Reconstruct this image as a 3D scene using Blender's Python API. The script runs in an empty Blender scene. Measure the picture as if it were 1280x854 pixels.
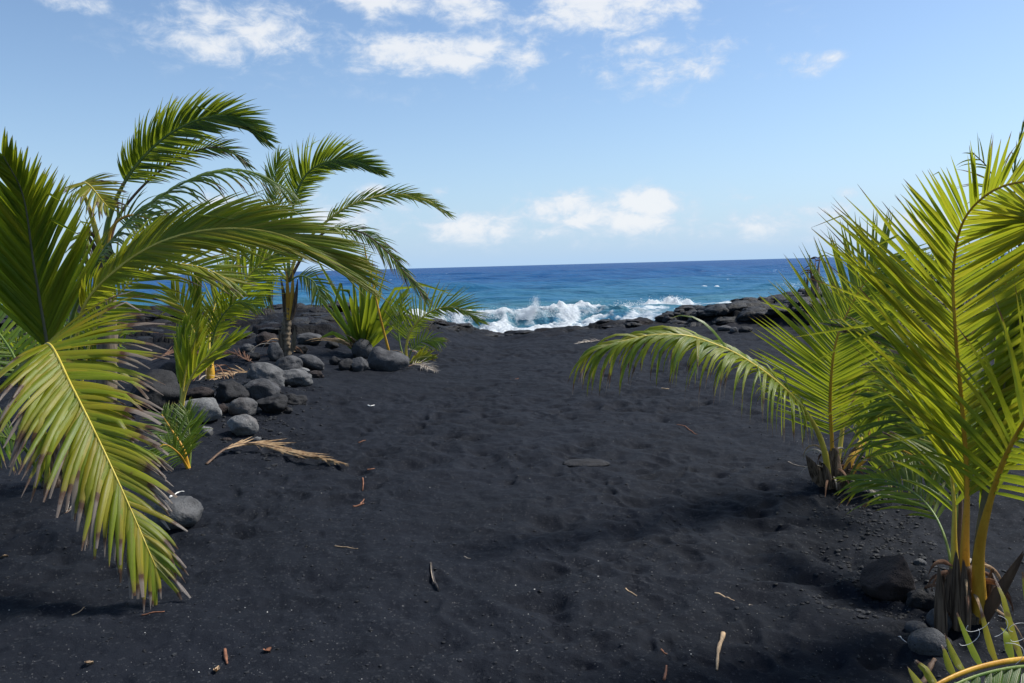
import bpy, bmesh, math, random
import numpy as np
from mathutils import Vector, Matrix, noise as mnoise

random.seed(7)
np.random.seed(7)
SC = bpy.context.scene
COL = SC.collection
R = math.radians

# ------------------------------------------------------------------ camera
FPX = 995.0                      # focal length in pixels of a 1280 px wide frame
EYE = Vector((0, 0, 1.6))
PITCH, ROLL = math.atan(94.7 / FPX), R(1.52)
cam_d = bpy.data.cameras.new('camera')
cam_d.sensor_width = 36.0
cam_d.lens = 36.0 * FPX / 1280
cam_d.clip_start = 0.05
cam_d.clip_end = 60000
cam = bpy.data.objects.new('camera', cam_d)
COL.objects.link(cam)
CROT = (Matrix.Rotation(R(90) - PITCH, 3, 'X') @ Matrix.Rotation(-ROLL, 3, 'Z'))
cam.matrix_world = Matrix.Translation(EYE) @ CROT.to_4x4()
SC.camera = cam

# ------------------------------------------------------------------ sun, sky, exposure
SUN_EL, SUN_AZ = R(50), R(70)          # azimuth measured from +Y towards +X
SUN_DIR = Vector((math.sin(SUN_AZ) * math.cos(SUN_EL), math.cos(SUN_AZ) * math.cos(SUN_EL), math.sin(SUN_EL)))
sun_d = bpy.data.lights.new('sun', 'SUN')
sun_d.energy = 3.3
sun_d.angle = R(13)
sun_d.color = (1.0, 0.97, 0.91)
sun = bpy.data.objects.new('sun', sun_d)
COL.objects.link(sun)
sun.rotation_euler = SUN_DIR.to_track_quat('Z', 'Y').to_euler()

world = bpy.data.worlds.new('World')
SC.world = world
world.use_nodes = True
SKY_STRENGTH = 0.085
SC.view_settings.view_transform = 'Standard'
SC.view_settings.look = 'None'
SC.view_settings.exposure = 0.8
SC.view_settings.gamma = 1.0
SC.view_settings.use_curve_mapping = False
SC.cycles.max_bounces = 6
SC.cycles.diffuse_bounces = 3
SC.cycles.glossy_bounces = 2
SC.cycles.transmission_bounces = 4


class NT:
    """small helper to write node trees"""
    def __init__(self, tree):
        self.t = tree
        self.l = tree.links

    def n(self, kind, ins=None, **props):
        nd = self.t.nodes.new(kind)
        for k, v in props.items():
            setattr(nd, k, v)
        for k, v in (ins or {}).items():
            s = nd.inputs[k]
            if isinstance(v, bpy.types.NodeSocket):
                self.l.new(v, s)
            else:
                s.default_value = v
        return nd

    def m(self, op, a, b=None, c=None, clamp=False):
        ins = {0: a}
        if b is not None: ins[1] = b
        if c is not None: ins[2] = c
        return self.n('ShaderNodeMath', ins, operation=op, use_clamp=clamp).outputs[0]

    def mix(self, fac, a, b):
        nd = self.n('ShaderNodeMix', data_type='RGBA')
        for idx, v in ((0, fac), (6, a), (7, b)):
            if isinstance(v, bpy.types.NodeSocket):
                self.l.new(v, nd.inputs[idx])
            else:
                nd.inputs[idx].default_value = v if idx == 0 else (*v[:3], 1.0)
        return nd.outputs[2]

    def step(self, v, lo, hi):
        nd = self.n('ShaderNodeMapRange', {0: v, 1: lo, 2: hi, 3: 0.0, 4: 1.0}, interpolation_type='SMOOTHSTEP')
        return nd.outputs[0]

    def noise(self, vec, scale, detail=4, rough=0.55, dist=0.0):
        ins = {'Scale': scale, 'Detail': detail, 'Roughness': rough, 'Distortion': dist}
        if vec is not None: ins['Vector'] = vec
        return self.n('ShaderNodeTexNoise', ins).outputs[0]


def build_sky():
    w = NT(world.node_tree)
    w.t.nodes.clear()
    sky = w.n('ShaderNodeTexSky', sky_type='NISHITA', sun_disc=False, sun_elevation=SUN_EL, sun_rotation=SUN_AZ,
              altitude=0.0, air_density=1.0, dust_density=0.6, ozone_density=4.2).outputs[0]
    tc = w.n('ShaderNodeTexCoord').outputs['Generated']
    sep = w.n('ShaderNodeSeparateXYZ', {0: tc})
    x, y, z = sep.outputs
    # pale marine haze that thickens towards the horizon, the same all round
    hz = w.m('POWER', w.m('SUBTRACT', 1.0, w.m('ABSOLUTE', z), clamp=True), 8.0)
    sky = w.mix(w.m('MULTIPLY', hz, .94), sky, (3.05, 4.45, 6.2))
    az = w.m('ARCTAN2', x, y)
    el = w.m('ARCSINE', z)
    p = w.n('ShaderNodeCombineXYZ', {0: az, 1: el, 2: 0.0}).outputs[0]
    # clouds as they stand in the sky: azimuth, elevation, half sizes (from the picture's focal length), weight
    clouds = [(300, 42, 95, 40, 1.35), (235, 12, 34, 18, .6), (535, 66, 160, 32, 1.1), (650, 72, 50, 18, .9),
              (580, 15, 60, 30, 1.0), (470, 3, 80, 22, .9), (765, 12, 125, 38, 1.35), (800, 55, 60, 18, .75),
              (868, 88, 62, 20, .75), (1000, 82, 40, 15, .5), (1035, 72, 20, 8, .5), (100, 4, 34, 12, .8),
              (715, 266, 68, 34, 1.2), (816, 256, 48, 26, 1.3), (790, 279, 72, 22, 1.05), (600, 284, 90, 28, .95),
              (690, 291, 60, 16, .7), (935, 284, 90, 20, .75), (545, 243, 26, 10, .6), (470, 240, 26, 10, .6),
              (1058, 240, 18, 10, .6), (1062, 262, 20, 9, .6), (930, 248, 34, 7, .42), (1020, 300, 90, 12, .5),
              (280, 250, 40, 16, .8), (1150, 280, 90, 22, .8), (1040, 262, 60, 14, .7),
              (330, 45, 150, 44, .36), (600, 48, 220, 58, .36), (820, 66, 150, 50, .36), (710, 280, 230, 44, .45), (980, 285, 160, 34, .40), (440, 275, 160, 40, .40)]
    acc = None
    wob = w.n('ShaderNodeTexNoise', {'Vector': p, 'Scale': 16.0, 'Detail': 3.0}).outputs['Color']
    wobv = w.n('ShaderNodeVectorMath', {0: wob, 1: (0.5, 0.5, 0.5)}, operation='SUBTRACT').outputs[0]
    wobs = w.n('ShaderNodeVectorMath', {0: wobv, 1: (0.035, 0.018, 0.0)}, operation='MULTIPLY').outputs[0]
    pw = w.n('ShaderNodeVectorMath', {0: p, 1: wobs}, operation='ADD').outputs[0]
    for (px, py, rx, ry, wt) in clouds:
        v_ = (CROT @ Vector(((px - 640) / FPX, -(py - 427) / FPX, -1.0))).normalized()
        a, e = math.atan2(v_.x, v_.y), math.asin(v_.z)
        d = w.n('ShaderNodeVectorMath', {0: pw, 1: (a, e, 0)}, operation='SUBTRACT').outputs[0]
        q = w.n('ShaderNodeVectorMath', {0: d, 1: (FPX / rx, FPX / ry, 0)}, operation='MULTIPLY').outputs[0]
        ln = w.n('ShaderNodeVectorMath', {0: q}, operation='LENGTH').outputs['Value']
        v = w.m('MULTIPLY_ADD', ln, -wt, wt)
        acc = v if acc is None else w.m('MAXIMUM', acc, v)
    # the same kind of scattered cumulus goes on over the rest of the sky
    far = w.n('ShaderNodeMapping', {'Vector': tc, 'Scale': (1, 1, 2.2)}).outputs[0]
    gen = w.m('MULTIPLY_ADD', w.noise(far, 3.2, 3, .5), 4.0, -2.35)
    outside = w.m('MAXIMUM', w.step(w.m('ABSOLUTE', az), 0.62, 0.78), w.step(el, 0.36, 0.46))
    gen = w.m('SUBTRACT', gen, w.m('MULTIPLY', w.m('SUBTRACT', 1.0, outside), 3.0))
    acc = w.m('MAXIMUM', acc, gen)
    pst = w.n('ShaderNodeMapping', {'Vector': p, 'Location': (4.11, 1.83, 0), 'Scale': (1, 1.7, 1)}).outputs[0]
    n1 = w.noise(pst, 26, 9, .66, .35)
    n2 = w.noise(pst, 9, 4, .55)
    nn = w.m('ADD', w.m('MULTIPLY', n1, .7), w.m('MULTIPLY', n2, .5))
    den = w.m('ADD', w.m('MINIMUM', acc, .75), w.m('MULTIPLY_ADD', nn, 3.1, -1.78))
    mask = w.step(den, 0.05, 0.95)
    mask = w.m('MULTIPLY', mask, w.step(acc, -0.25, 0.25))
    mask = w.m('MULTIPLY', mask, w.step(el, 0.004, 0.05))
    mask = w.m('MULTIPLY', mask, 0.88)
    ccol = w.mix(w.step(den, .2, 1.1), (4.6, 5.2, 6.1), (6.1, 6.25, 6.45))
    colr = w.mix(mask, sky, ccol)
    bg = w.n('ShaderNodeBackground', {'Color': colr, 'Strength': SKY_STRENGTH}).outputs[0]
    out = w.n('ShaderNodeOutputWorld')
    w.l.new(bg, out.inputs['Surface'])


build_sky()


# ------------------------------------------------------------------ numpy noise
def h01(ix, iy, seed):
    n = (ix.astype(np.int64) * 374761393 + iy.astype(np.int64) * 668265263 + seed * 1442695041) & 0xffffffff
    n = ((n ^ (n >> 13)) * 1274126177) & 0xffffffff
    n = ((n ^ (n >> 16)) * 2246822519) & 0xffffffff
    n = n ^ (n >> 15)
    return (n & 0xffffff).astype(np.float64) / 0x1000000


def perlin(x, y, seed=0):
    ix, iy = np.floor(x), np.floor(y)
    fx, fy = x - ix, y - iy
    u, v = fx * fx * fx * (fx * (fx * 6 - 15) + 10), fy * fy * fy * (fy * (fy * 6 - 15) + 10)
    def g(ox, oy):
        a = h01(ix + ox, iy + oy, seed) * 2 * np.pi
        return np.cos(a) * (fx - ox) + np.sin(a) * (fy - oy)
    a, b, c, d = g(0, 0), g(1, 0), g(0, 1), g(1, 1)
    return ((a + (b - a) * u) * (1 - v) + (c + (d - c) * u) * v) * 1.5


def fbm(x, y, octv=4, seed=0, gain=.5):
    s, a, f = 0, 1, 1
    for o in range(octv):
        s = s + a * perlin(x * f + 17.3 * o, y * f - 9.1 * o, seed + o)
        a *= gain
        f *= 2.03
    return s


def worley(x, y, seed=0, gap=False):
    ix, iy = np.floor(x), np.floor(y)
    best = np.full(x.shape, 9.0)
    second = np.full(x.shape, 9.0)
    cid = np.zeros(x.shape)
    for ox in (-1, 0, 1):
        for oy in (-1, 0, 1):
            cx, cy = ix + ox, iy + oy
            px = cx + h01(cx, cy, seed)
            py = cy + h01(cx, cy, seed + 91)
            d = np.hypot(px - x, py - y)
            m = d < best
            second = np.where(m, best, np.minimum(second, d))
            best = np.where(m, d, best)
            cid = np.where(m, h01(cx, cy, seed + 7), cid)
    return (best, cid, second - best) if gap else (best, cid)


def sstep(a, b, v):
    t = np.clip((v - a) / (b - a), 0, 1)
    return t * t * (3 - 2 * t)


# ------------------------------------------------------------------ terrain height
CX = [-60, -20, -12, -6.5, -4.2, -3, -1.9, -1.15, -.38, 1.15, 3.0, 3.8, 5, 5.9, 6.9, 9, 14, 60]
CZ = [.8, .8, .8, .62, .5, .4, .24, .08, -.09, .05, .07, .10, .16, .20, .27, .5, .8, .8]


def lava_mask(x, y):
    n = perlin(x * .55, y * .55, 31) * .7 + perlin(x * 2, y * 2, 32) * .2
    front = np.interp(x, [-60, -8, -4.5, -2.8, -1.2, 3.2, 4.2, 6, 9, 60], [12.5, 12.6, 14.6, 16.3, 18.4, 18.2, 16.7, 15.6, 14.5, 14])
    return sstep(-.35, .35, y + n - front)


def base_h(x, y):
    zc = np.interp(x, CX, CZ)
    ramp = sstep(11.0, 18.6, y)
    z = zc * ramp
    z = z + .16 * np.exp(-(((x + 3.3) / 1.7) ** 2 + ((y - 9.8) / 2.6) ** 2))
    z = z + .10 * sstep(-2.0, -4.5, x) * sstep(30, 12, y) + .12 * sstep(1.9, 4.0, x) * sstep(30, 14, y)
    z = z + perlin(x * .35, y * .35, 5) * .05 * sstep(2, 6, np.hypot(x, y))
    edge = 19.4 + perlin(x * .45, y * 0 + 3, 8) * .5
    z = z - sstep(0, 4.2, y - edge) * 4.6
    return z


def ground_h(x, y, detail=True):
    x = np.asarray(x, float)
    y = np.asarray(y, float)
    lm = lava_mask(x, y)
    z = base_h(x, y)
    # lumpy pahoehoe lobes
    wx, wy = x + perlin(x * 1.3, y * 1.3, 41) * .35, y + perlin(x * 1.3, y * 1.3, 42) * .35
    f1, c1 = worley(wx * .95, wy * 1.15, 50)
    f2, c2 = worley(wx * 2.6, wy * 2.9, 51)
    lob = np.sqrt(np.clip(1 - f1 ** 2, 0, 1)) * (.10 + .40 * c1) + np.sqrt(np.clip(1 - f2 ** 2, 0, 1)) * .20
    strong = .35 + .65 * sstep(3.4, 4.6, x) + .15 * sstep(-2, -4, x)
    z = z + lm * (lob - .26) * strong + lm * fbm(x * 2.4, y * 2.4, 3, 60) * .05
    if detail:
        sand = (1 - lm)
        wxx = x + perlin(x * 2.2, y * 2.2, 71) * .12
        wyy = y + perlin(x * 2.2, y * 2.2, 72) * .12
        f, c, g = worley(wxx * 2.3, wyy * 2.3, 73, True)
        foot = -np.clip(1 - f * 1.9, 0, 1) ** 1.3 * .055 * (c > .35) * sstep(0, .22, g)
        f, c, g = worley(wxx * 4.1 + 5, wyy * 4.1, 75, True)
        foot = foot - np.clip(1 - f * 1.7, 0, 1) ** 1.2 * .030 * (c > .3) * sstep(0, .22, g)
        f, c, g = worley(wxx * 8.3, wyy * 8.3, 76, True)
        foot = foot - np.clip(1 - f * 1.6, 0, 1) ** 1.1 * .016 * (c > .35) * sstep(0, .22, g)
        tread = .35 + .65 * sstep(-.35, .3, perlin(x * .5, y * .5, 77))
        z = z + sand * (foot * tread + fbm(x * 1.6, y * 1.6, 3, 80) * .022 + fbm(x * 7, y * 7, 3, 84) * .0085 + fbm(x * 26, y * 26, 2, 88) * .0016)
    return z


def gh(x, y):
    return float(ground_h(np.array([x]), np.array([y]))[0])


# pixel of the photograph -> ray / world point at a given distance
def ray(px, py):
    d = CROT @ Vector(((px - 640) / FPX, -(py - 427) / FPX, -1.0))
    return d / d.y


def at(px, py, dist):
    return EYE + ray(px, py) * dist


def on_ground(px, py):
    d = ray(px, py)
    ts = np.geomspace(1.6, 24, 700)
    hs = ground_h(d.x * ts, ts, False)
    below = (EYE.z + d.z * ts) < hs
    i = int(np.argmax(below)) if below.any() else len(ts) - 1
    t = float(ts[i])
    return Vector((d.x * t, t, gh(d.x * t, t)))


# ------------------------------------------------------------------ object helpers
def tag(o, label=None, cat=None, group=None, kind=None):
    if label: o['label'] = label
    if cat: o['category'] = cat
    if group: o['group'] = group
    if kind: o['kind'] = kind
    return o


def empty(name, loc):
    o = bpy.data.objects.new(name, None)
    o.empty_display_size = .1
    o.location = loc
    COL.objects.link(o)
    return o


def mesh_obj(name, verts, faces, mat, parent=None, smooth=True, uvs=None, attrs=None):
    me = bpy.data.meshes.new(name)
    me.from_pydata([tuple(v) for v in verts], [], faces)
    if smooth:
        me.polygons.foreach_set('use_smooth', [True] * len(me.polygons))
    if attrs is not None:
        a = me.attributes.new('leaf', 'FLOAT_COLOR', 'POINT')
        a.data.foreach_set('color', np.asarray(attrs, np.float32).ravel())
    if uvs is not None:
        a = me.attributes.new('strip', 'FLOAT_VECTOR', 'POINT')
        a.data.foreach_set('vector', np.asarray(uvs, np.float32).ravel())
    me.materials.append(mat)
    o = bpy.data.objects.new(name, me)
    COL.objects.link(o)
    if parent: o.parent = parent
    return o


def np_mesh(name, co, quads, mat, smooth=True):
    me = bpy.data.meshes.new(name)
    nv, nf = len(co), len(quads)
    me.vertices.add(nv)
    me.vertices.foreach_set('co', np.ascontiguousarray(co, np.float32).ravel())
    k = quads.shape[1]
    me.loops.add(nf * k)
    me.loops.foreach_set('vertex_index', np.ascontiguousarray(quads, np.int32).ravel())
    me.polygons.add(nf)
    me.polygons.foreach_set('loop_start', np.arange(0, nf * k, k, dtype=np.int32))
    me.polygons.foreach_set('use_smooth', np.full(nf, smooth))
    me.update(calc_edges=True)
    me.materials.append(mat)
    o = bpy.data.objects.new(name, me)
    COL.objects.link(o)
    return o


def new_mat(name):
    m = bpy.data.materials.new(name)
    m.use_nodes = True
    m.node_tree.nodes.clear()
    return m, NT(m.node_tree)


def finish(w, shader):
    o = w.n('ShaderNodeOutputMaterial')
    w.l.new(shader, o.inputs['Surface'])


def principled(w, col, rough=.6, normal=None, spec=.5, **kw):
    ins = {'Base Color': col if isinstance(col, bpy.types.NodeSocket) else (*col[:3], 1), 'Roughness': rough, 'Specular IOR Level': spec}
    if normal is not None: ins['Normal'] = normal
    ins.update(kw)
    return w.n('ShaderNodeBsdfPrincipled', ins).outputs[0]


def bump(w, height, dist, strength=1.0, normal=None):
    ins = {'Height': height, 'Distance': dist, 'Strength': strength}
    if normal is not None: ins['Normal'] = normal
    return w.n('ShaderNodeBump', ins).outputs[0]


# ------------------------------------------------------------------ materials
def mat_ground():
    m, w = new_mat('black_sand_and_lava')
    pos = w.n('ShaderNodeNewGeometry').outputs['Position']
    lava = w.n('ShaderNodeAttribute', attribute_name='lava').outputs['Fac']
    # sand: black grains with paler and white ones between
    g1 = w.n('ShaderNodeTexVoronoi', {'Vector': pos, 'Scale': 260.0}).outputs['Color']
    gs = w.n('ShaderNodeSeparateColor', {0: g1}).outputs[0]
    g2 = w.n('ShaderNodeTexVoronoi', {'Vector': pos, 'Scale': 90.0}).outputs['Color']
    g2s = w.n('ShaderNodeSeparateColor', {0: g2}).outputs[0]
    patch = w.noise(pos, 1.1, 4, .6)
    fine = w.noise(pos, 14, 4, .65)
    sand = w.mix(w.step(patch, .3, .7), (.0050, .0062, .0094), (.0093, .0112, .0164))
    sand = w.mix(w.m('MULTIPLY', w.step(fine, .45, .75), .45), sand, (.0116, .0138, .0196))
    sand = w.mix(w.m('MULTIPLY', gs, .5), sand, (.0116, .0138, .0196))
    sand = w.mix(w.m('MULTIPLY', w.step(g2s, .93, .97), .4), sand, (.045, .047, .052))
    spk = w.m('MULTIPLY', w.step(gs, .991, .996), w.step(fine, .42, .6))
    sand = w.mix(w.m('MULTIPLY', spk, .45), sand, (.36, .35, .33))
    # lava rock
    lp = w.noise(pos, 2.2, 6, .65)
    lav = w.mix(w.step(lp, .35, .7), (.0042, .0042, .0048), (.0110, .0106, .0113))
    rust = w.m('MULTIPLY', w.step(w.noise(pos, .8, 5, .6), .52, .7), .55)
    lav = w.mix(rust, lav, (.027, .019, .0175))
    col = w.mix(lava, sand, lav)
    hgt = w.m('ADD', w.m('MULTIPLY', w.noise(pos, 110, 4, .75), .006), w.m('MULTIPLY', fine, .010))
    lh = w.m('MULTIPLY', w.m('ADD', w.noise(pos, 9, 6, .7), w.m('MULTIPLY', w.noise(pos, 40, 3, .6), .3)), w.m('MULTIPLY', lava, .06))
    nb = bump(w, w.m('ADD', hgt, lh), 1.0, .9)
    rough = w.m('MULTIPLY_ADD', lava, -.2, .82)
    finish(w, principled(w, col, rough, nb, .12))
    return m


def mat_rock(name, c1, c2, pit=.004, rough=.8):
    m, w = new_mat(name)
    tc = w.n('ShaderNodeTexCoord').outputs['Object']
    rnd = w.n('ShaderNodeObjectInfo').outputs['Random']
    off = w.n('ShaderNodeVectorMath', {0: tc, 1: w.n('ShaderNodeCombineXYZ', {0: w.m('MULTIPLY', rnd, 40.0), 1: rnd, 2: 0.0}).outputs[0]}, operation='ADD').outputs[0]
    n1 = w.noise(off, 7, 6, .62)
    n2 = w.noise(off, 60, 4, .7)
    col = w.mix(w.step(n1, .3, .72), c1, c2)
    col = w.mix(w.m('MULTIPLY', w.step(w.noise(off, 3, 3, .6), .45, .7), w.m('MULTIPLY', rnd, .7)), col, (c1[0] * 1.05, c1[1] * .80, c1[2] * .68))
    vor = w.n('ShaderNodeTexVoronoi', {'Vector': off, 'Scale': 75.0}).outputs['Distance']
    pits = w.m('MULTIPLY', w.step(vor, .34, .12), w.step(w.noise(off, 11, 3), .42, .6))
    col = w.mix(w.m('MULTIPLY', pits, .75), col, tuple(v * .25 for v in c1))
    col = w.mix(w.m('MULTIPLY', w.step(n2, .5, .75), .35), col, tuple(v * 1.5 for v in c2))
    up_facing = w.step(w.n('ShaderNodeSeparateXYZ', {0: w.n('ShaderNodeNewGeometry').outputs['Normal']}).outputs[2], .2, .95)  # faces turned upward take a paler colour
    col = w.mix(w.m('MULTIPLY', w.m('MULTIPLY', up_facing, w.step(n1, .45, .7)), .3), col, tuple(v * 1.45 for v in c2))
    hh = w.m('SUBTRACT', w.m('ADD', w.m('MULTIPLY', n1, .05), w.m('MULTIPLY', n2, .012)), w.m('MULTIPLY', pits, pit))
    finish(w, principled(w, col, rough, bump(w, hh, 1.0, .8), .3))
    return m


def mat_lava():
    m, w = new_mat('black_pahoehoe')
    pos = w.n('ShaderNodeNewGeometry').outputs['Position']
    n1 = w.noise(pos, 2.0, 6, .65)
    n2 = w.noise(pos, 16, 6, .7)
    col = w.mix(w.step(n1, .35, .7), (.0036, .0036, .0040), (.0090, .0088, .0094))
    col = w.mix(w.m('MULTIPLY', w.step(w.noise(pos, .7, 4, .6), .56, .72), .6), col, (.026, .0175, .016))
    col = w.mix(w.m('MULTIPLY', w.step(n2, .55, .75), .4), col, (.020, .020, .021))
    hh = w.m('ADD', w.m('MULTIPLY', n2, .05), w.m('MULTIPLY', w.noise(pos, 60, 3, .6), .008))
    finish(w, principled(w, col, .62, bump(w, hh, 1.0, .9), .35))
    return m


def mat_leaf():
    """palm leaflets: point attribute leaf = (random, dead share, tint, -); strip = (across, along, -)"""
    m, w = new_mat('palm_leaflet')
    la = w.n('ShaderNodeAttribute', attribute_name='leaf')
    sp = w.n('ShaderNodeSeparateColor', {0: la.outputs['Color']})
    rnd, dead, tint = sp.outputs
    st = w.n('ShaderNodeSeparateXYZ', {0: w.n('ShaderNodeAttribute', attribute_name='strip').outputs['Vector']})
    u, v, _ = st.outputs
    pos = w.n('ShaderNodeNewGeometry').outputs['Position']
    nz = w.noise(pos, 30, 4, .6)
    tt = w.m('ADD', tint, w.m('MULTIPLY_ADD', rnd, .36, -.18), clamp=True)
    tt = w.m('ADD', tt, w.m('MULTIPLY_ADD', nz, .3, -.15), clamp=True)
    ramp = w.n('ShaderNodeValToRGB', {0: tt})
    e = ramp.color_ramp.elements
    e[0].position, e[0].color = 0.0, (.026, .075, .010, 1)
    e[1].position, e[1].color = 1.0, (.42, .34, .020, 1)
    for p_, c_ in ((.35, (.090, .185, .012)), (.65, (.250, .315, .013))):
        x = e.new(p_)
        x.color = (*c_, 1)
    col = ramp.outputs[0]
    # paler midrib and fine lengthwise veins
    rib = w.step(w.m('ABSOLUTE', w.m('SUBTRACT', u, .5)), .11, .02)
    col = w.mix(w.m('MULTIPLY', rib, .45), col, (.24, .24, .04))
    vein = w.m('SINE', w.m('MULTIPLY', u, 70.0))
    col = w.mix(w.m('MULTIPLY_ADD', vein, .06, .06), col, (.015, .035, .010))
    # dead tips: yellow, then brown, then bleached
    reach = w.m('SUBTRACT', 1.02, w.m('MULTIPLY', dead, w.m('MULTIPLY_ADD', rnd, .55, .12)))
    d = w.m('SUBTRACT', w.m('ADD', v, w.m('MULTIPLY_ADD', nz, .16, -.08)), reach)
    col = w.mix(w.m('MULTIPLY', w.step(d, -.16, -.02), .8), col, (.30, .24, .035))
    col = w.mix(w.step(d, -.02, .03), col, (.135, .070, .036))
    col = w.mix(w.m('MULTIPLY', w.step(d, .05, .16), w.m('MULTIPLY_ADD', rnd, .7, .2)), col, (.36, .30, .25))
    # odd brown scars along a leaflet
    scar = w.m('MULTIPLY', w.step(w.noise(pos, 13, 2, .5), .70, .74), w.step(dead, .2, .5))
    col = w.mix(w.m('MULTIPLY', scar, .8), col, (.15, .075, .03))
    nb = bump(w, vein, .0006, .5)
    pr = principled(w, col, .36, nb, .5)
    tr = w.n('ShaderNodeBsdfTranslucent', {'Color': w.mix(w.m('MULTIPLY', w.step(d, .03, -.05), .46), col, (.56, .60, .03)), 'Normal': nb}).outputs[0]
    mx = w.n('ShaderNodeMixShader', {0: .5, 1: pr, 2: tr}).outputs[0]
    finish(w, mx)
    return m


def mat_fibre(name, c1, c2, rough=.55, scale=18, spec=.35, stretch=(1, 1, .12)):
    m, w = new_mat(name)
    tc = w.n('ShaderNodeTexCoord').outputs['Object']
    mp = w.n('ShaderNodeMapping', {'Vector': tc, 'Scale': stretch}).outputs[0]
    n1 = w.noise(mp, scale, 5, .6)
    n2 = w.noise(tc, scale * 4, 3, .6)
    col = w.mix(w.step(n1, .32, .68), c1, c2)
    col = w.mix(w.m('MULTIPLY', w.step(n2, .55, .75), .35), col, tuple(v * .4 for v in c1))
    hh = w.m('ADD', w.m('MULTIPLY', n1, .006), w.m('MULTIPLY', n2, .0015))
    finish(w, principled(w, col, rough, bump(w, hh, 1.0, .7), spec))
    return m


def mat_water():
    m, w = new_mat('sea_water')
    pos = w.n('ShaderNodeNewGeometry').outputs['Position']
    sx = w.n('ShaderNodeSeparateXYZ', {0: pos})
    foam = w.n('ShaderNodeAttribute', attribute_name='foam').outputs['Fac']
    big = w.noise(w.n('ShaderNodeMapping', {'Vector': pos, 'Scale': (.012, .04, 0)}).outputs[0], 1.0, 4, .6)
    yy = w.m('ADD', sx.outputs[1], w.m('MULTIPLY_ADD', big, 60.0, -30.0))
    # the bottom falls away from the shore: turquoise shallows, blue, deep blue
    col = w.mix(w.step(yy, 55, 95), (.050, .150, .185), (.020, .110, .190))
    col = w.mix(w.step(yy, 85, 190), col, (.006, .056, .165))
    col = w.mix(w.step(yy, 180, 700), col, (.002, .034, .142))
    col = w.mix(w.m('MULTIPLY', w.step(big, .5, .7), .35), col, (.004, .038, .12))
    # light and dark faces of the chop, painted into the water colour
    wave_tone = w.noise(w.n('ShaderNodeMapping', {'Vector': pos, 'Scale': (.10, .32, 0)}).outputs[0], 1.0, 6, .68)
    col = w.mix(w.m('MULTIPLY', w.step(wave_tone, .42, .66), .55), col, (.022, .115, .245))
    col = w.mix(w.m('MULTIPLY', w.step(wave_tone, .50, .34), .5), col, (.003, .036, .100))
    # chop that the mesh no longer carries
    m1 = w.n('ShaderNodeMapping', {'Vector': pos, 'Scale': (.55, 1.0, 1)}).outputs[0]
    a = w.noise(m1, .9, 5, .62)
    b = w.noise(m1, .16, 4, .6)
    c = w.noise(m1, .03, 3, .6)
    hh = w.m('ADD', w.m('ADD', w.m('MULTIPLY', a, .40), w.m('MULTIPLY', b, 1.5)), w.m('MULTIPLY', c, 3.0))
    nb = bump(w, hh, 1.0, 1.0)
    # a wind-roughened sea mirrors only part of the sky at a low angle
    fr = w.n('ShaderNodeFresnel', {'IOR': 1.33, 'Normal': nb}).outputs[0]
    dif = w.n('ShaderNodeBsdfDiffuse', {'Color': col, 'Normal': nb}).outputs[0]
    glo = w.n('ShaderNodeBsdfGlossy', {'Color': (.8, .9, 1, 1), 'Roughness': .25, 'Normal': nb}).outputs[0]
    water = w.n('ShaderNodeMixShader', {0: w.m('MINIMUM', w.m('MULTIPLY', fr, .45), .24), 1: dif, 2: glo}).outputs[0]
    # whitecaps out at sea
    wc = w.noise(w.n('ShaderNodeMapping', {'Vector': pos, 'Scale': (.30, .42, 0)}).outputs[0], 1.0, 6, .66)
    caps = w.m('MULTIPLY', w.step(wc, .700, .72), w.step(sx.outputs[1], 70, 110))
    fo = w.m('MAXIMUM', foam, w.m('MULTIPLY', caps, .8), clamp=True)
    lace = w.noise(pos, 1.9, 8, .72, .6)
    fo = w.step(w.m('ADD', fo, w.m('MULTIPLY_ADD', lace, 1.3, -.65)), .12, .80)
    fo = w.m('MULTIPLY', fo, w.step(w.m('MAXIMUM', foam, caps), .02, .2))
    fn = bump(w, w.noise(pos, 5, 7, .75), .25, 1.0)
    fs = principled(w, w.mix(w.noise(pos, 3, 4, .6), (.62, .69, .73), (.86, .88, .88)), .85, fn, .2)
    finish(w, w.n('ShaderNodeMixShader', {0: fo, 1: water, 2: fs}).outputs[0])
    return m


def mat_plain(name, c, rough=.7, var=.35, scale=30, spec=.3):
    m, w = new_mat(name)
    tc = w.n('ShaderNodeTexCoord').outputs['Object']
    n1 = w.noise(tc, scale, 4, .6)
    col = w.mix(w.step(n1, .3, .7), tuple(v * (1 - var) for v in c), tuple(min(1, v * (1 + var)) for v in c))
    finish(w, principled(w, col, rough, bump(w, n1, .004, .6), spec))
    return m


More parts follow.
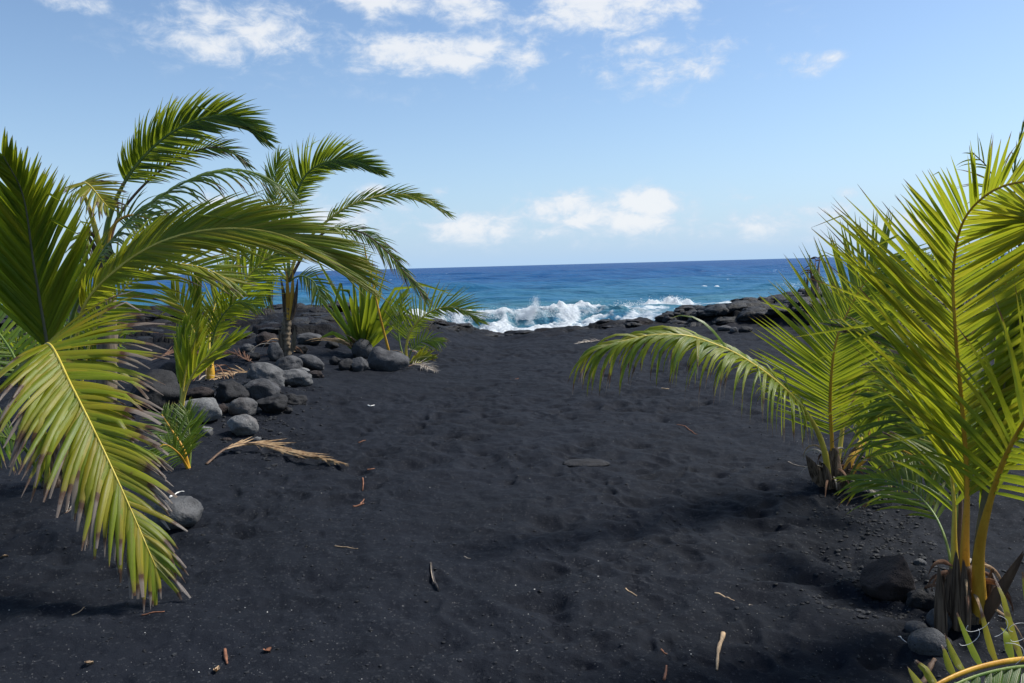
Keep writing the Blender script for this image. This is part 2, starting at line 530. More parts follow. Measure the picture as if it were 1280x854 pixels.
M = {
    'dry_leaflet': mat_fibre('dry_leaflet', (.20, .115, .055), (.42, .29, .16), .7, 22, .25, (1, 1, 1)),
    'bleached_leaflet': mat_fibre('bleached_leaflet', (.24, .20, .16), (.42, .37, .31), .75, 22, .2, (1, 1, 1)),
    'rusty_leaflet': mat_fibre('rusty_leaflet', (.10, .045, .025), (.24, .13, .075), .7, 22, .2, (1, 1, 1)),
    'ground': mat_ground(),
    'leaf': mat_leaf(),
    'lava': mat_lava(),
    'water': mat_water(),
    'rock_grey': mat_rock('grey_basalt', (.070, .070, .072), (.135, .134, .132), .008),
    'rock_pale': mat_rock('pale_grey_basalt', (.105, .105, .105), (.190, .188, .185), .010),
    'rock_mid': mat_rock('slate_grey_basalt', (.038, .039, .042), (.078, .078, .081)),
    'rock_dark': mat_rock('dark_basalt', (.010, .010, .011), (.026, .0255, .027)),
    'rock_brown': mat_rock('brown_basalt', (.017, .012, .0115), (.036, .027, .025)),  # brown lowered to carry the shade over the triangular boulder
    'rachis_yellow': mat_fibre('yellow_rachis', (.52, .40, .045), (.68, .54, .10), .45, 14),
    'rachis_green': mat_fibre('green_rachis', (.10, .17, .025), (.20, .24, .05), .45, 14),
    'rachis_orange': mat_fibre('orange_petiole', (.48, .23, .018), (.66, .38, .04), .42, 12),
    'rachis_brown': mat_fibre('brown_rachis', (.075, .045, .03), (.16, .095, .055), .7, 20),
    'rachis_grey': mat_fibre('grey_green_rachis', (.09, .10, .06), (.16, .15, .09), .5, 16),
    'trunk': mat_fibre('fibrous_trunk', (.075, .058, .040), (.21, .165, .115), .85, 24),
    'sheath': mat_fibre('dry_leaf_sheath', (.030, .018, .011), (.20, .14, .095), .85, 60, .2, (1, 1, .05)),
    'twig_red': mat_plain('reddish_twig', (.20, .085, .045)),
    'twig_tan': mat_plain('tan_twig', (.36, .25, .15)),
    'twig_grey': mat_plain('grey_twig', (.24, .20, .16)),
    'white': mat_plain('bleached_white', (.66, .64, .60)),
    'shell': mat_plain('shell_chip', (.50, .48, .44)),
    'gravel': mat_plain('black_gravel', (.013, .014, .0165), .75, .6, 12),
    'spray': mat_plain('sea_spray', (.85, .87, .88), .9, .04, 3),
}


# ------------------------------------------------------------------ the setting: ground
def build_ground():
    th = np.concatenate([np.linspace(-180, -44, 70)[:-1], np.linspace(-44, 44, 760), np.linspace(44, 180, 70)[1:]])
    th = np.radians(th)
    r = np.concatenate([np.geomspace(.3, 2.2, 40)[:-1], np.geomspace(2.2, 24, 640), np.geomspace(24, 160, 40)[1:]])
    TT, RR = np.meshgrid(th, r)
    X, Y = RR * np.sin(TT), RR * np.cos(TT)
    Z = ground_h(X, Y)
    nr, nt = X.shape
    co = np.stack([X.ravel(), Y.ravel(), Z.ravel()], 1)
    i = np.arange(nr - 1)[:, None] * nt + np.arange(nt - 1)[None, :]
    q = np.stack([i, i + 1, i + nt + 1, i + nt], -1).reshape(-1, 4)[:, ::-1]
    o = np_mesh('ground', co, q, M['ground'])
    a = o.data.attributes.new('lava', 'FLOAT', 'POINT')
    a.data.foreach_set('value', lava_mask(X.ravel(), Y.ravel()).astype(np.float32))
    tag(o, kind='structure')
    # close the small disc under the viewer
    k = 24
    vs = [(0, 0, gh(0, 0))] + [(.42 * math.sin(j * 2 * math.pi / k), .42 * math.cos(j * 2 * math.pi / k), gh(0, 0) - .01) for j in range(k)]
    fs = [(0, 1 + (j + 1) % k, 1 + j) for j in range(k)]
    d = mesh_obj('ground_patch', vs, fs, M['ground'])
    tag(d, kind='structure')


build_ground()


def lava_lobes(name, spots, seed):
    """hardened lava toes piled on each other, one continuous outcrop"""
    rng = random.Random(seed)
    bm = bmesh.new()
    bmesh.ops.create_icosphere(bm, subdivisions=3, radius=1.0)
    base = [v.co.copy() for v in bm.verts]
    fc = np.array([[v.index for v in f.verts] for f in bm.faces])
    bm.free()
    CO, FC = [], []
    for (x, y, r, fl, lift) in spots:
        a = rng.uniform(0, 6.28)
        el = rng.uniform(1.0, 1.9)
        off = Vector((rng.uniform(-99, 99), rng.uniform(-99, 99), 0))
        z = float(ground_h(np.array([x]), np.array([y]), False)[0]) + lift
        ca, sa = math.cos(a), math.sin(a)
        pts = []
        for p in base:
            k = 1 + .38 * mnoise.noise(p * 1.2 + off) + .22 * mnoise.noise(p * 2.7 + off) + .10 * mnoise.noise(p * 6 + off)
            # ropy wrinkles across the toe
            k += .03 * math.sin(p.x * 13 + 3 * mnoise.noise(p * 1.5 + off)) * max(0, p.z)
            u, v, w = p.x * r * el * k, p.y * r * k, p.z * r * fl * k
            pts.append((x + u * ca - v * sa, y + u * sa + v * ca, z + w))
        FC.append(fc + len(CO))
        CO += pts
    o = np_mesh(name, np.array(CO), np.concatenate(FC), M['lava'])
    tag(o, kind='structure')


def outcrop_spots():
    rng = random.Random(21)
    sp = []
    for _ in range(700):
        x = rng.uniform(3.7, 10.5)
        f = float(np.interp(x, [3.5, 4.2, 6, 9, 11], [18.3, 16.9, 15.9, 15.0, 14.6]))
        y = f + rng.random() ** 1.3 * (19.6 - f)
        r = (.09 + .24 * rng.random() ** 1.6) * (.65 if x < 4.6 else 1)
        sp.append((x, y, r, rng.uniform(.42, .62), -.28 * r - .01 + rng.uniform(0, .03)))
    return sp


def ledge_spots():
    rng = random.Random(22)
    sp = []
    for _ in range(120):
        x = rng.uniform(-2.4, 4.4)
        sp.append((x, rng.uniform(18.7, 19.9), rng.uniform(.06, .17), rng.uniform(.22, .42), rng.uniform(-.06, -.02)))
    for _ in range(260):
        x = rng.uniform(-12, -1.5)
        f = float(np.interp(x, [-12, -8, -4.5, -2.8, -1.2], [13.2, 13.4, 15.4, 16.8, 18.6]))
        sp.append((x, rng.uniform(f, 19.8), rng.uniform(.08, .30), rng.uniform(.25, .5), rng.uniform(-.10, -.02)))
    return sp


lava_lobes('lava_outcrop', outcrop_spots(), 31)
lava_lobes('lava_shelf', ledge_spots(), 32)

SEA_Z = -2.0


def surf(x, y):
    """breakers: returns extra height and foam cover"""
    # first breaker, collapsing on the lava shelf
    n0 = perlin(x * .35, y * 0, 201)
    c1 = 45.5 + n0 * 1.6 + .02 * x * x
    amp = np.interp(x, [-14, -7, -4, -1.8, 0, 1.4, 3.2, 5.2, 7.5, 10], [.3, .6, .7, .8, .98, .9, .8, .65, .3, .1])
    amp = amp * (1 + .22 * perlin(x * .9, y * 0 + 5, 203))
    d = y - c1
    prof = np.where(d < 0, np.exp(-(d / 1.3) ** 2), np.exp(-(d / 4.2) ** 2))
    h = amp * prof
    turb = fbm(x * .8, y * .8, 5, 210, .6)
    ridg = 1 - np.abs(fbm(x * .55, y * .35, 4, 220))
    infront = sstep(1.5, -.5, d) * sstep(12, 6, np.abs(x + 1.0))
    window = np.exp(-(((x - .2) / 2.2) ** 2) - ((d + .9) / 1.5) ** 2) * .75 + np.exp(-(((x - 5.2) / 1.6) ** 2) - ((d + .3) / 2.2) ** 2) * .95
    f = infront * np.clip(.62 + turb * .75 + (ridg - .6) * .9 - window * .8, 0, 1)
    crest = np.exp(-((d + .1) / .7) ** 2) * sstep(.25, .7, amp) * np.clip(.8 + turb * .9, 0, 1)
    crest = crest * sstep(6.4, 4.5, x)
    f = np.maximum(f, crest)
    h = h + infront * (turb * .22 + .1) + crest * .18 * np.abs(fbm(x * 2.3, y * 2.3, 3, 230))
    # second, whitewater roller further right
    c2 = 54.5 + .10 * (x - 9.5) + perlin(x * .5, y * 0 + 9, 240) * .6
    a2 = np.interp(x, [6.3, 7.4, 8.6, 10, 11.2, 12.1, 12.9], [0, .35, .72, .88, 1.12, .8, 0])
    d2 = y - c2
    p2 = np.where(d2 < 0, np.exp(-(d2 / 1.5) ** 2), np.exp(-(d2 / 2.0) ** 2))
    t2 = fbm(x * 1.1, y * 1.1, 4, 250, .6)
    h = h + a2 * p2 * (1 + .45 * t2)
    f2 = sstep(.08, .35, a2) * np.where(d2 < 0, np.exp(-(d2 / 2.2) ** 4), np.exp(-(d2 / 1.1) ** 2)) * np.clip(1.0 + t2 * .6, 0, 1)
    wash = sstep(.05, .3, np.interp(x, [3.5, 6, 12, 14], [0, 1, 1, 0])) * np.exp(-((d2 + 4.5) / 3.5) ** 2) * np.clip(.25 + t2 * 1.0, 0, 1)
    f = np.maximum(f, np.maximum(f2, wash))
    # single whitecaps behind it
    for cx, cy, sx, sy in ((16.2, 77, .9, .5), (25.5, 105, .55, .5), (28.5, 110, .4, .5)):
        g = np.exp(-((x - cx) / sx) ** 2 - ((y - cy) / sy) ** 2)
        h = h + .25 * g
        f = np.maximum(f, np.clip(g * 1.5 + t2 * .3 - .2, 0, 1) * (g > .1))
    return h, np.clip(f, 0, 1)


def build_sea():
    th = np.radians(np.concatenate([np.linspace(-85, -42, 40)[:-1], np.linspace(-42, 42, 620), np.linspace(42, 85, 40)[1:]]))
    r = np.concatenate([np.geomspace(17, 38, 30)[:-1], np.geomspace(38, 66, 240)[:-1], np.geomspace(66, 400, 230)[:-1], np.geomspace(400, 40000, 90)])
    TT, RR = np.meshgrid(th, r)
    X, Y = RR * np.sin(TT), RR * np.cos(TT)
    sp = np.maximum(np.gradient(RR, axis=0), RR * .0024)
    Z = np.full(X.shape, SEA_Z)
    rng = np.random.RandomState(3)
    for k in range(46):
        lam = 1.6 * (45 / 1.6) ** rng.rand()
        a = (rng.rand() - .5) * 1.9 + math.pi * .5 + .25
        kx, ky = math.cos(a) * 2 * math.pi / lam, math.sin(a) * 2 * math.pi / lam
        wgt = np.clip(lam / sp / 3.5 - .6, 0, 1)
        s = np.sin(kx * X + ky * Y + rng.rand() * 6.283)
        Z = Z + wgt * lam * .0055 * (s + .25 * s * s)
    h, f = surf(X, Y)
    Z = Z + h
    nr, nt = X.shape
    co = np.stack([X.ravel(), Y.ravel(), Z.ravel()], 1)
    i = np.arange(nr - 1)[:, None] * nt + np.arange(nt - 1)[None, :]
    q = np.stack([i, i + nt, i + nt + 1, i + 1], -1).reshape(-1, 4)[:, ::-1]
    o = np_mesh('sea', co, q[:, ::-1] if False else q, M['water'])
    at_ = o.data.attributes.new('foam', 'FLOAT', 'POINT')
    at_.data.foreach_set('value', f.ravel().astype(np.float32))
    tag(o, kind='structure')


build_sea()


def build_spray():
    """droplets thrown up by the breakers"""
    rng = np.random.RandomState(11)
    pts, sz = [], []
    def jet(cx, cy, zb, n, sx, hgt, lean, s):
        for _ in range(n):
            k = rng.rand() ** 1.6
            x = cx + rng.randn() * sx * (1 - .5 * k) + lean * k
            y = cy + rng.randn() * sx * .8
            pts.append((x, y, zb + k * hgt * (.6 + .4 * rng.rand())))
            sz.append(s * (.35 + rng.rand()) * (1.15 - .7 * k))
    jet(1.15, 44.8, SEA_Z + .75, 5000, .20, 1.2, .28, .013)
    jet(.8, 44.6, SEA_Z + .6, 3000, .35, .8, .1, .013)
    jet(3.2, 45, SEA_Z + .8, 700, .35, .5, .1, .022)
    jet(-1.6, 45, SEA_Z + .65, 700, .4, .45, -.1, .022)
    jet(-3.1, 45, SEA_Z + .6, 700, .4, .45, .1, .022)
    jet(10.9, 54.4, SEA_Z + .75, 1200, .5, .6, .15, .026)
    for _ in range(14000):
        x = rng.uniform(-6, 5)
        c = 45.3 + float(perlin(np.array([x * .35]), np.array([0.]), 201)[0]) * 1.6 + .02 * x * x
        pts.append((x, c + rng.randn() * .6 - .3, SEA_Z + .7 + abs(rng.randn()) * .22))
        sz.append(.011 * (.4 + rng.rand()))
    for _ in range(2500):
        x = rng.uniform(7, 12.4)
        pts.append((x, 54.4 + .1 * (x - 9.5) + rng.randn() * .5, SEA_Z + .45 + abs(rng.randn()) * .22))
        sz.append(.02 * (.4 + rng.rand()))
    base = np.array([(1, 0, 0), (-1, 0, 0), (0, 1, 0), (0, -1, 0), (0, 0, 1), (0, 0, -1)], float)
    fc = np.array([(0, 2, 4), (2, 1, 4), (1, 3, 4), (3, 0, 4), (2, 0, 5), (1, 2, 5), (3, 1, 5), (0, 3, 5)])
    P, S = np.array(pts), np.array(sz)
    co = (P[:, None, :] + base[None] * S[:, None, None]).reshape(-1, 3)
    f = (fc[None] + (np.arange(len(P)) * 6)[:, None, None]).reshape(-1, 3)
    o = np_mesh('sea_spray', co, f, M['spray'])
    tag(o, 'white spray flung up where the breakers hit the lava shore', 'spray', kind='stuff')


build_spray()


# ------------------------------------------------------------------ boulders
def boulder(px, py, rx, ry, mat, label, seed, rough=.16, flat=.72, tilt=0.0, group=None, lobes=None, sub=4, name='boulder', facet=0, cut=(.62, .85), faces=()):
    if 240 < px < 500 and name == 'boulder': rx, ry = rx * 1.02, ry * 1.02
    g = on_ground(px, py + ry * .8)
    d = g.y
    c = at(px, py, d)
    a, b = rx * d / FPX, ry * d / FPX
    dep = (a + b) * .5
    c = c + Vector((c.x / d, 1, 0)) * dep * .75
    bm = bmesh.new()
    bmesh.ops.create_icosphere(bm, subdivisions=sub, radius=1.0)
    rs = random.Random(seed)
    off = Vector((rs.uniform(-50, 50), rs.uniform(-50, 50), rs.uniform(-50, 50)))
    if px < 450 and facet < 3 and sub < 5 and rough > .055: facet += 4
    planes = []
    for _ in range(facet):
        v = Vector((rs.gauss(0, 1), rs.gauss(-.4, 1), rs.gauss(.3, 1))).normalized()
        planes.append((v, rs.uniform(*cut)))
    planes += [(Vector(n_).normalized(), k_) for n_, k_ in faces]
    rot = Matrix.Rotation(R(tilt), 3, 'Y')
    for v in bm.verts:
        p = v.co.copy()
        for n_, k in planes:
            e = p.dot(n_) - k
            if e > 0: p -= n_ * e * .9
        s = 1 + 1.9 * rough * (mnoise.noise(p * 1.1 + off) + .45 * mnoise.noise(p * 2.6 + off)) + .05 * mnoise.noise(p * 5 + off) + .02 * mnoise.noise(p * 11 + off)
        p = p * s
        if lobes:
            for (lx, lz, lr) in lobes:
                q = Vector((p.x - lx, 0, p.z - lz))
                p += Vector((p.x * .3, 0, 1)) * lr * math.exp(-(p.x - lx) ** 2 / .09) * max(0, p.z)
        if p.z < -flat: p.z = -flat + (p.z + flat) * .3
        p = Vector((p.x * a, p.y * dep, p.z * b))
        v.co = rot @ p
    me = bpy.data.meshes.new(name)
    bm.to_mesh(me)
    bm.free()
    me.polygons.foreach_set('use_smooth', [True] * len(me.polygons))
    me.materials.append(M[mat])
    o = bpy.data.objects.new(name, me)
    # keep the lower part bedded in the ground
    low = min(v.co.z for v in me.vertices)
    gz = gh(c.x, c.y)
    if c.z + low > gz - .02: c.z = gz - .02 - low
    o.location = c
    COL.objects.link(o)
    tag(o, label, 'boulder' if name == 'boulder' else 'stone', group or 'boulders among the palms')
    return o


ROCKS = [
    (219, 643, 34, 23, 'rock_grey', 'rounded pitted grey boulder alone on sand with white curl on top', 1, dict(sub=4, rough=.07)),
    (252, 516, 31, 17, 'rock_pale', 'large pale grey teardrop boulder behind the sandy seedling palm', 2, dict(rough=.10, tilt=-6, sub=4)),
    (303, 533, 19, 14, 'rock_pale', 'round pale pitted boulder at the front of the rock pile above the dry frond', 3, dict(rough=.09)),
    (305, 511, 18, 14, 'rock_grey', 'smooth grey boulder leaning behind the round pitted one', 4, dict(rough=.07)),
    (336, 473, 27, 15, 'rock_grey', 'long grey boulder tilted on the rock pile with a pale crust', 5, dict(rough=.13, tilt=26, sub=4)),
    (369, 472, 22, 12, 'rock_grey', 'flat oval grey boulder with a dimpled top beside the reddish stone', 6, dict(rough=.12, tilt=8)),
    (390, 455, 21, 10, 'rock_mid', 'long smooth slate boulder sloping right of the palm trunk', 7, dict(rough=.07, tilt=14)),
    (359, 456, 19, 12, 'rock_mid', 'dark grey boulder at the foot of the palm trunk', 8, dict(rough=.12)),
    (327, 489, 23, 16, 'rock_mid', 'broad slate boulder below the long tilted one', 9, dict(rough=.15, facet=3)),
    (291, 491, 21, 15, 'rock_dark', 'dark jagged boulder left of the slate one in the pile', 10, dict(rough=.2, facet=4)),
    (340, 508, 17, 15, 'rock_dark', 'dark angular boulder with a rusty face right of the round pitted one', 11, dict(rough=.2, facet=5)),
    (252, 494, 16, 9, 'rock_brown', 'small brown stone behind the large teardrop boulder', 12, dict(rough=.15)),
    (345, 440, 10, 13, 'rock_mid', 'upright slate stone touching the palm trunk on its left', 13, dict(rough=.1)),
    (333, 425, 13, 10, 'rock_brown', 'shiny reddish brown stone behind the upright slate one', 14, dict(rough=.15, facet=3)),
    (309, 438, 10, 7, 'rock_mid', 'small grey stone by the dry brown fronds', 15, dict(rough=.15)),
    (386, 424, 17, 8, 'rock_mid', 'flat slate boulder behind the trunk on the lava', 16, dict(rough=.1)),
    (367, 498, 15, 9, 'rock_dark', 'low black angular rock sunk in sand beside the pile', 17, dict(rough=.2, facet=4)),
    (395, 468, 9, 7, 'rock_brown', 'small rusty red stone at the edge of the sand', 18, dict(rough=.18, facet=3)),
    (195, 492, 31, 30, 'rock_dark', 'big dark block behind the drooping palm frond', 19, dict(rough=.14, facet=4)),
    (212, 468, 17, 16, 'rock_dark', 'dark squarish rock behind the big dark block', 20, dict(rough=.14, facet=3)),
    (377, 462, 9, 5, 'rock_pale', 'little pale stone wedged between two grey boulders', 21, dict(rough=.12)),
    (258, 538, 8, 8, 'rock_grey', 'small grey stone under the teardrop boulder', 22, dict(rough=.1)),
    (322, 547, 5, 5, 'rock_grey', 'lone grey pebble in front of the round pitted boulder', 23, dict(rough=.1, sub=2, name='pebble')),
    (393, 389, 7, 4, 'rock_dark', 'black rock on the lava crest against the sea', 24, dict(rough=.12)),
    (453, 437, 13, 13, 'rock_mid', 'upright smooth slate boulder in front of the strap-leaved plant', 25, dict(rough=.06)),
    (448, 456, 13, 10, 'rock_mid', 'round slate boulder left of the heart-shaped one', 26, dict(rough=.08)),
    (486, 451, 26, 15, 'rock_mid', 'heart-shaped slate boulder beside the broken yellow frond', 27, dict(rough=.06, lobes=[(-.62, .8, .55)], sub=4, tilt=4)),
    (433, 456, 9, 9, 'rock_dark', 'small dark boulder next to the round slate one under the strap leaves', 28, dict(rough=.1)),
    (419, 451, 8, 6, 'rock_dark', 'dark stone among dry strap leaves', 29, dict(rough=.12)),
    (415, 431, 8, 6, 'rock_dark', 'dark stone behind the dry strap leaves', 30, dict(rough=.15)),
    (357, 513, 8, 6, 'rock_dark', 'small black stone fallen off the rock pile onto sand', 31, dict(rough=.2, facet=3)),
    (277, 513, 8, 7, 'rock_brown', 'small brown stone between the teardrop boulder and the pile', 32, dict(rough=.2, facet=3)),
    (283, 545, 7, 4, 'rock_brown', 'flat brown chip left of the round pitted boulder', 33, dict(rough=.2, sub=2)),
    (320, 465, 12, 8, 'rock_mid', 'grey boulder half hidden above the long tilted one', 34, dict(rough=.14)),
    (316, 445, 10, 7, 'rock_dark', 'black stone under the dry brown fronds', 35, dict(rough=.16, facet=3)),
    (375, 437, 9, 7, 'rock_dark', 'black stone touching the palm trunk on its right', 36, dict(rough=.16, facet=3)),
    (1113, 724, 39, 31, 'rock_brown', 'dark reddish triangular boulder beside the yellow-stemmed palm', 40, dict(rough=.07, sub=4, faces=(((-.62, -.15, .75), .40), ((.88, -.25, .25), .62), ((.1, -.8, .55), .55), ((-.2, -.95, -.1), .7)))),  # shade over this rock group is put into its darker rock colours
    (1156, 748, 23, 19, 'rock_dark', 'rough dark boulder between the triangular boulder and the palm stem', 41, dict(rough=.16, facet=3)),
    (1146, 777, 15, 10, 'rock_mid', 'smooth small slate stone below the rough dark boulder', 42, dict(rough=.05)),
    (1138, 791, 13, 8, 'rock_dark', 'flat dark stone next to a white twig', 43, dict(rough=.06)),
    (1161, 808, 25, 19, 'rock_mid', 'round pitted dark boulder at the foot of the yellow-stemmed palm', 44, dict(rough=.06, sub=4)),
    (1174, 772, 14, 17, 'rock_mid', 'pitted slate boulder leaning on the dead leaf base', 45, dict(rough=.08)),
    (1150, 699, 8, 7, 'rock_mid', 'small grey stone behind the triangular boulder', 46, dict(rough=.1)),
    (1178, 798, 12, 10, 'rock_dark', 'dark stone tucked behind the round pitted boulder', 47, dict(rough=.1)),
    (732, 579, 30, 4, 'rock_dark', 'flat dark slab almost buried in the open black sand', 48, dict(rough=.12, sub=4)),
    (906, 411, 9, 4, 'rock_mid', 'long smooth stone at the foot of the lava outcrop', 49, dict(rough=.08)),
    (917, 412, 5, 4, 'rock_mid', 'short rounded stone beside the long one at the lava outcrop', 50, dict(rough=.1)),
    (932, 411, 9, 5, 'rock_dark', 'dark stone under the lava outcrop', 51, dict(rough=.1)),
    (254, 669, 4, 4, 'rock_dark', 'tiny dark pebble right of the lone rounded boulder', 52, dict(rough=.1, sub=2, name='pebble')),
    (456, 762, 4, 3, 'rock_dark', 'tiny dark pebble on bare sand below the curled dry leaf', 53, dict(rough=.1, sub=2, name='pebble')),
]
for (px, py, rx, ry, mt, lab, sd, kw) in ROCKS:
    boulder(px, py, rx, ry, mt, lab, sd, **kw)


# ------------------------------------------------------------------ palms
def catmull(P, n):
    P = [P[0] * 2 - P[1]] + list(P) + [P[-1] * 2 - P[-2]]
    seg = len(P) - 3
    dense = []
    for i in range(seg):
        p0, p1, p2, p3 = P[i:i + 4]
        for k in range(24):
            t = k / 24
            dense.append(.5 * ((2 * p1) + (p2 - p0) * t + (2 * p0 - 5 * p1 + 4 * p2 - p3) * t * t + (3 * p1 - p0 - 3 * p2 + p3) * t ** 3))
    dense.append(P[-2].copy())
    L = [0]
    for a, b in zip(dense, dense[1:]): L.append(L[-1] + (b - a).length)
    out, j = [], 0
    for i in range(n):
        s = L[-1] * i / (n - 1)
        while j < len(L) - 2 and L[j + 1] < s: j += 1
        f = (s - L[j]) / max(1e-9, L[j + 1] - L[j])
        out.append(dense[j].lerp(dense[j + 1], min(1, f)))
    return out, L[-1]


def tube(path, radii, sides=6, flat=1.0, nh=Vector((0, -1, .2))):
    vs, fs = [], []
    n = len(path)
    for i, p in enumerate(path):
        T = (path[min(n - 1, i + 1)] - path[max(0, i - 1)]).normalized()
        S = T.cross(nh)
        S = S.normalized() if S.length > 1e-4 else Vector((1, 0, 0))
        N = S.cross(T)
        for k in range(sides):
            a = 2 * math.pi * k / sides
            vs.append(p + (S * math.cos(a) + N * math.sin(a) * flat) * radii[i])
    for i in range(n - 1):
        for k in range(sides):
            a, b = i * sides + k, i * sides + (k + 1) % sides
            fs.append((a, b, b + sides, a + sides))
    fs.append(tuple(range(sides))[::-1])
    fs.append(tuple(range((n - 1) * sides, n * sides)))
    return vs, fs


def strip(P, d, length, width, face, droop, bend, seg=6, fold=.22, blunt=0.0, twist=0.0, kink=None):
    """one leaf blade: three vertices across, folded along its midrib"""
    vs, fs, uv = [], [], []
    d = d.normalized()
    p = P.copy()
    step = length / seg
    for i in range(seg + 1):
        t = i / seg
        c = d.cross(face)
        c = c.normalized() if c.length > 1e-4 else Vector((1, 0, 0))
        nn = c.cross(d)
        if twist:
            c = (c * math.cos(twist * t) + nn * math.sin(twist * t))
            nn = c.cross(d)
        prof = (.55 + .45 * min(1, t / .22)) * ((1 - t ** 2.2) * (1 - blunt) + blunt)
        w = max(width * prof, width * .03) * .5
        vs += [p - c * w - nn * w * fold * 2, p + nn * 0, p + c * w - nn * w * fold * 2]
        uv += [(0, t, 0), (.5, t, 0), (1, t, 0)]
        if i < seg:
            a = 3 * i
            fs += [(a, a + 1, a + 4, a + 3), (a + 1, a + 2, a + 5, a + 4)]
            p = p + d * step
            g = Vector((0, 0, -1)) * droop * (t + .35) / seg * 2 + bend / seg
            if kink and abs(t - kink[0]) < .5 / seg: g = g + Vector((0, 0, -1)) * kink[1]
            d = (d + g).normalized()
    return vs, fs, uv


class Palm:
    def __init__(self, name, label, base, group, cat='palm'):
        self.root = empty(name, base)
        self.base = Vector(base)
        tag(self.root, label, cat, group)
        self.rs = random.Random(sum(ord(c) for c in label))

    def part(self, name, vs, fs, mat, parent=None, **kw):
        vs = [v - self.base for v in vs]
        return mesh_obj(name, vs, fs, mat, parent or self.root, **kw)

    def trunk(self, pts, r0, r1, mat='trunk', name='trunk', rings=10, sides=14, rag=.12):
        path, L = catmull(pts, rings * 3)
        rad = []
        for i in range(len(path)):
            t = i / (len(path) - 1)
            rad.append((r0 + (r1 - r0) * t) * (1 + rag * (((i % 3) - 1) * .5) + self.rs.uniform(-rag, rag) * .4))
        vs, fs = tube(path, rad, sides)
        vs = [v + Vector((self.rs.uniform(-1, 1), self.rs.uniform(-1, 1), self.rs.uniform(-1, 1))) * r0 * rag * .5 for v in vs]
        return self.part(name, vs, fs, M[mat], smooth=True)

    def stub(self, p0, p1, w, mat='sheath', name='dead_leaf_base'):
        """a dead, split leaf base"""
        d = (p1 - p0)
        vs, fs, uv = strip(p0, d, d.length, w, Vector((0, -1, .1)), -.02, Vector((0, 0, 0)), 6, .5, .0, .5)
        n = len(vs)
        vs2 = vs + [v + Vector((0, w * .18, 0)) for v in vs]
        fs2 = fs + [tuple(i + n for i in f[::-1]) for f in fs]
        return self.part(name, vs2, fs2, M[mat])

    def frond(self, pts, L, n, t0, tint=.5, dead=.2, nh=(1.0, .3), ang=(62, 28), width=.034, droop=.15, bend=(0, 0, 0), lift=.18,
              rach='rachis_yellow', r0=.022, r1=.003, split=False, sides=(1, 1), lenp=((0, .55), (.18, .95), (.45, 1.0), (.8, .75), (1, .42)),
              jit=1.0, blunt=0.0, stiff=0, ragged=0.0, name='frond', label=None, t1=1.0, leaf_mat='leaf', petw=None, lenp2=None, ang2=None):
        rs = self.rs
        W = [p if isinstance(p, Vector) else at(*p) for p in pts]
        path, tot = catmull(W, 60)
        rad = []
        for i in range(60):
            t = i / 59
            k = r0 + (r1 - r0) * min(1, t) ** .8
            if petw and t < t0: k = petw + (k - petw) * (t / t0) ** .7
            rad.append(k)
        vs, fs = tube(path, rad, 8, .62)
        fr = self.part(name, vs, fs, M[rach])
        if label: fr['label'] = label
        PR = {s: ([a for a, _ in q], [b_ for _, b_ in q]) for s, q in ((-1, lenp), (1, lenp2 or lenp))}
        AV, AF, AU, AA = [], [], [], []
        bend = Vector(bend)
        for i in range(n):
            for s in (-1, 1):
                if sides[0 if s < 0 else 1] <= 0: continue
                lt, lv = PR[s]
                an = ang if s < 0 or not ang2 else ang2
                if ragged and rs.random() < ragged: continue
                u = (i + .5 + (.22 * s) + rs.uniform(-.25, .25) * jit) / n
                u = min(max(u, 0), 1)
                t = t0 + (t1 - t0) * u
                x = t * 59
                j = min(58, int(x))
                P = path[j].lerp(path[j + 1], x - j)
                T = (path[min(59, j + 2)] - path[max(0, j - 1)]).normalized()
                tc = (EYE - P).normalized()
                hint = tc * nh[0] + Vector((0, 0, 1)) * nh[1]
                if len(nh) > 2: hint = hint + Vector((1, 0, 0)) * nh[2]
                S = T.cross(hint)
                S = S.normalized() if S.length > 1e-3 else Vector((1, 0, 0))
                N = S.cross(T).normalized()
                a = R(an[0] + (an[1] - an[0]) * u + rs.gauss(0, 4) * jit)
                d = T * math.cos(a) + S * s * math.sin(a) + N * (lift + rs.gauss(0, .07) * jit)
                ln = L * float(np.interp(u, lt, lv)) * rs.uniform(.86, 1.06) * (sides[0] if s < 0 else sides[1])
                if dead > .3 and rs.random() < dead * .35: ln *= rs.uniform(.55, .9)
                P = P + N * rad[j] * .35
                kink = (rs.uniform(.3, .8), rs.uniform(.3, 1.1)) if rs.random() < .07 * jit + .12 * dead else None
                v_, f_, u_ = strip(P, d, ln, width * rs.uniform(.85, 1.15) * (.7 + .3 * float(np.interp(u, lt, lv))), N, droop * rs.uniform(.5, 1.5),
                                   bend * rs.uniform(.7, 1.3), 6 if ln > .25 else 5, rs.uniform(.2, .5), blunt * rs.random(), rs.gauss(0, .25) * jit, kink)
                at_ = [(rs.random(), min(1, max(0, dead * rs.uniform(.5, 1.4))), min(1, max(0, tint + rs.gauss(0, .06))), 1)] * len(v_)
                if split:
                    self.part('leaflet', v_, f_, M[leaf_mat], fr, uvs=u_, attrs=at_)
                else:
                    o = len(AV)
                    AV += v_
                    AF += [tuple(k + o for k in f) for f in f_]
                    AU += u_
                    AA += at_
        if AV:
            o = self.part('leaflets', AV, AF, M[leaf_mat], fr, uvs=AU, attrs=AA)
            o['kind'] = 'stuff'
        return fr


G_L = 'coconut palms on the rocky side of the beach path'
G_R = 'coconut palms on the open side of the beach path'


def base_of(px, py):
    return on_ground(px, py)


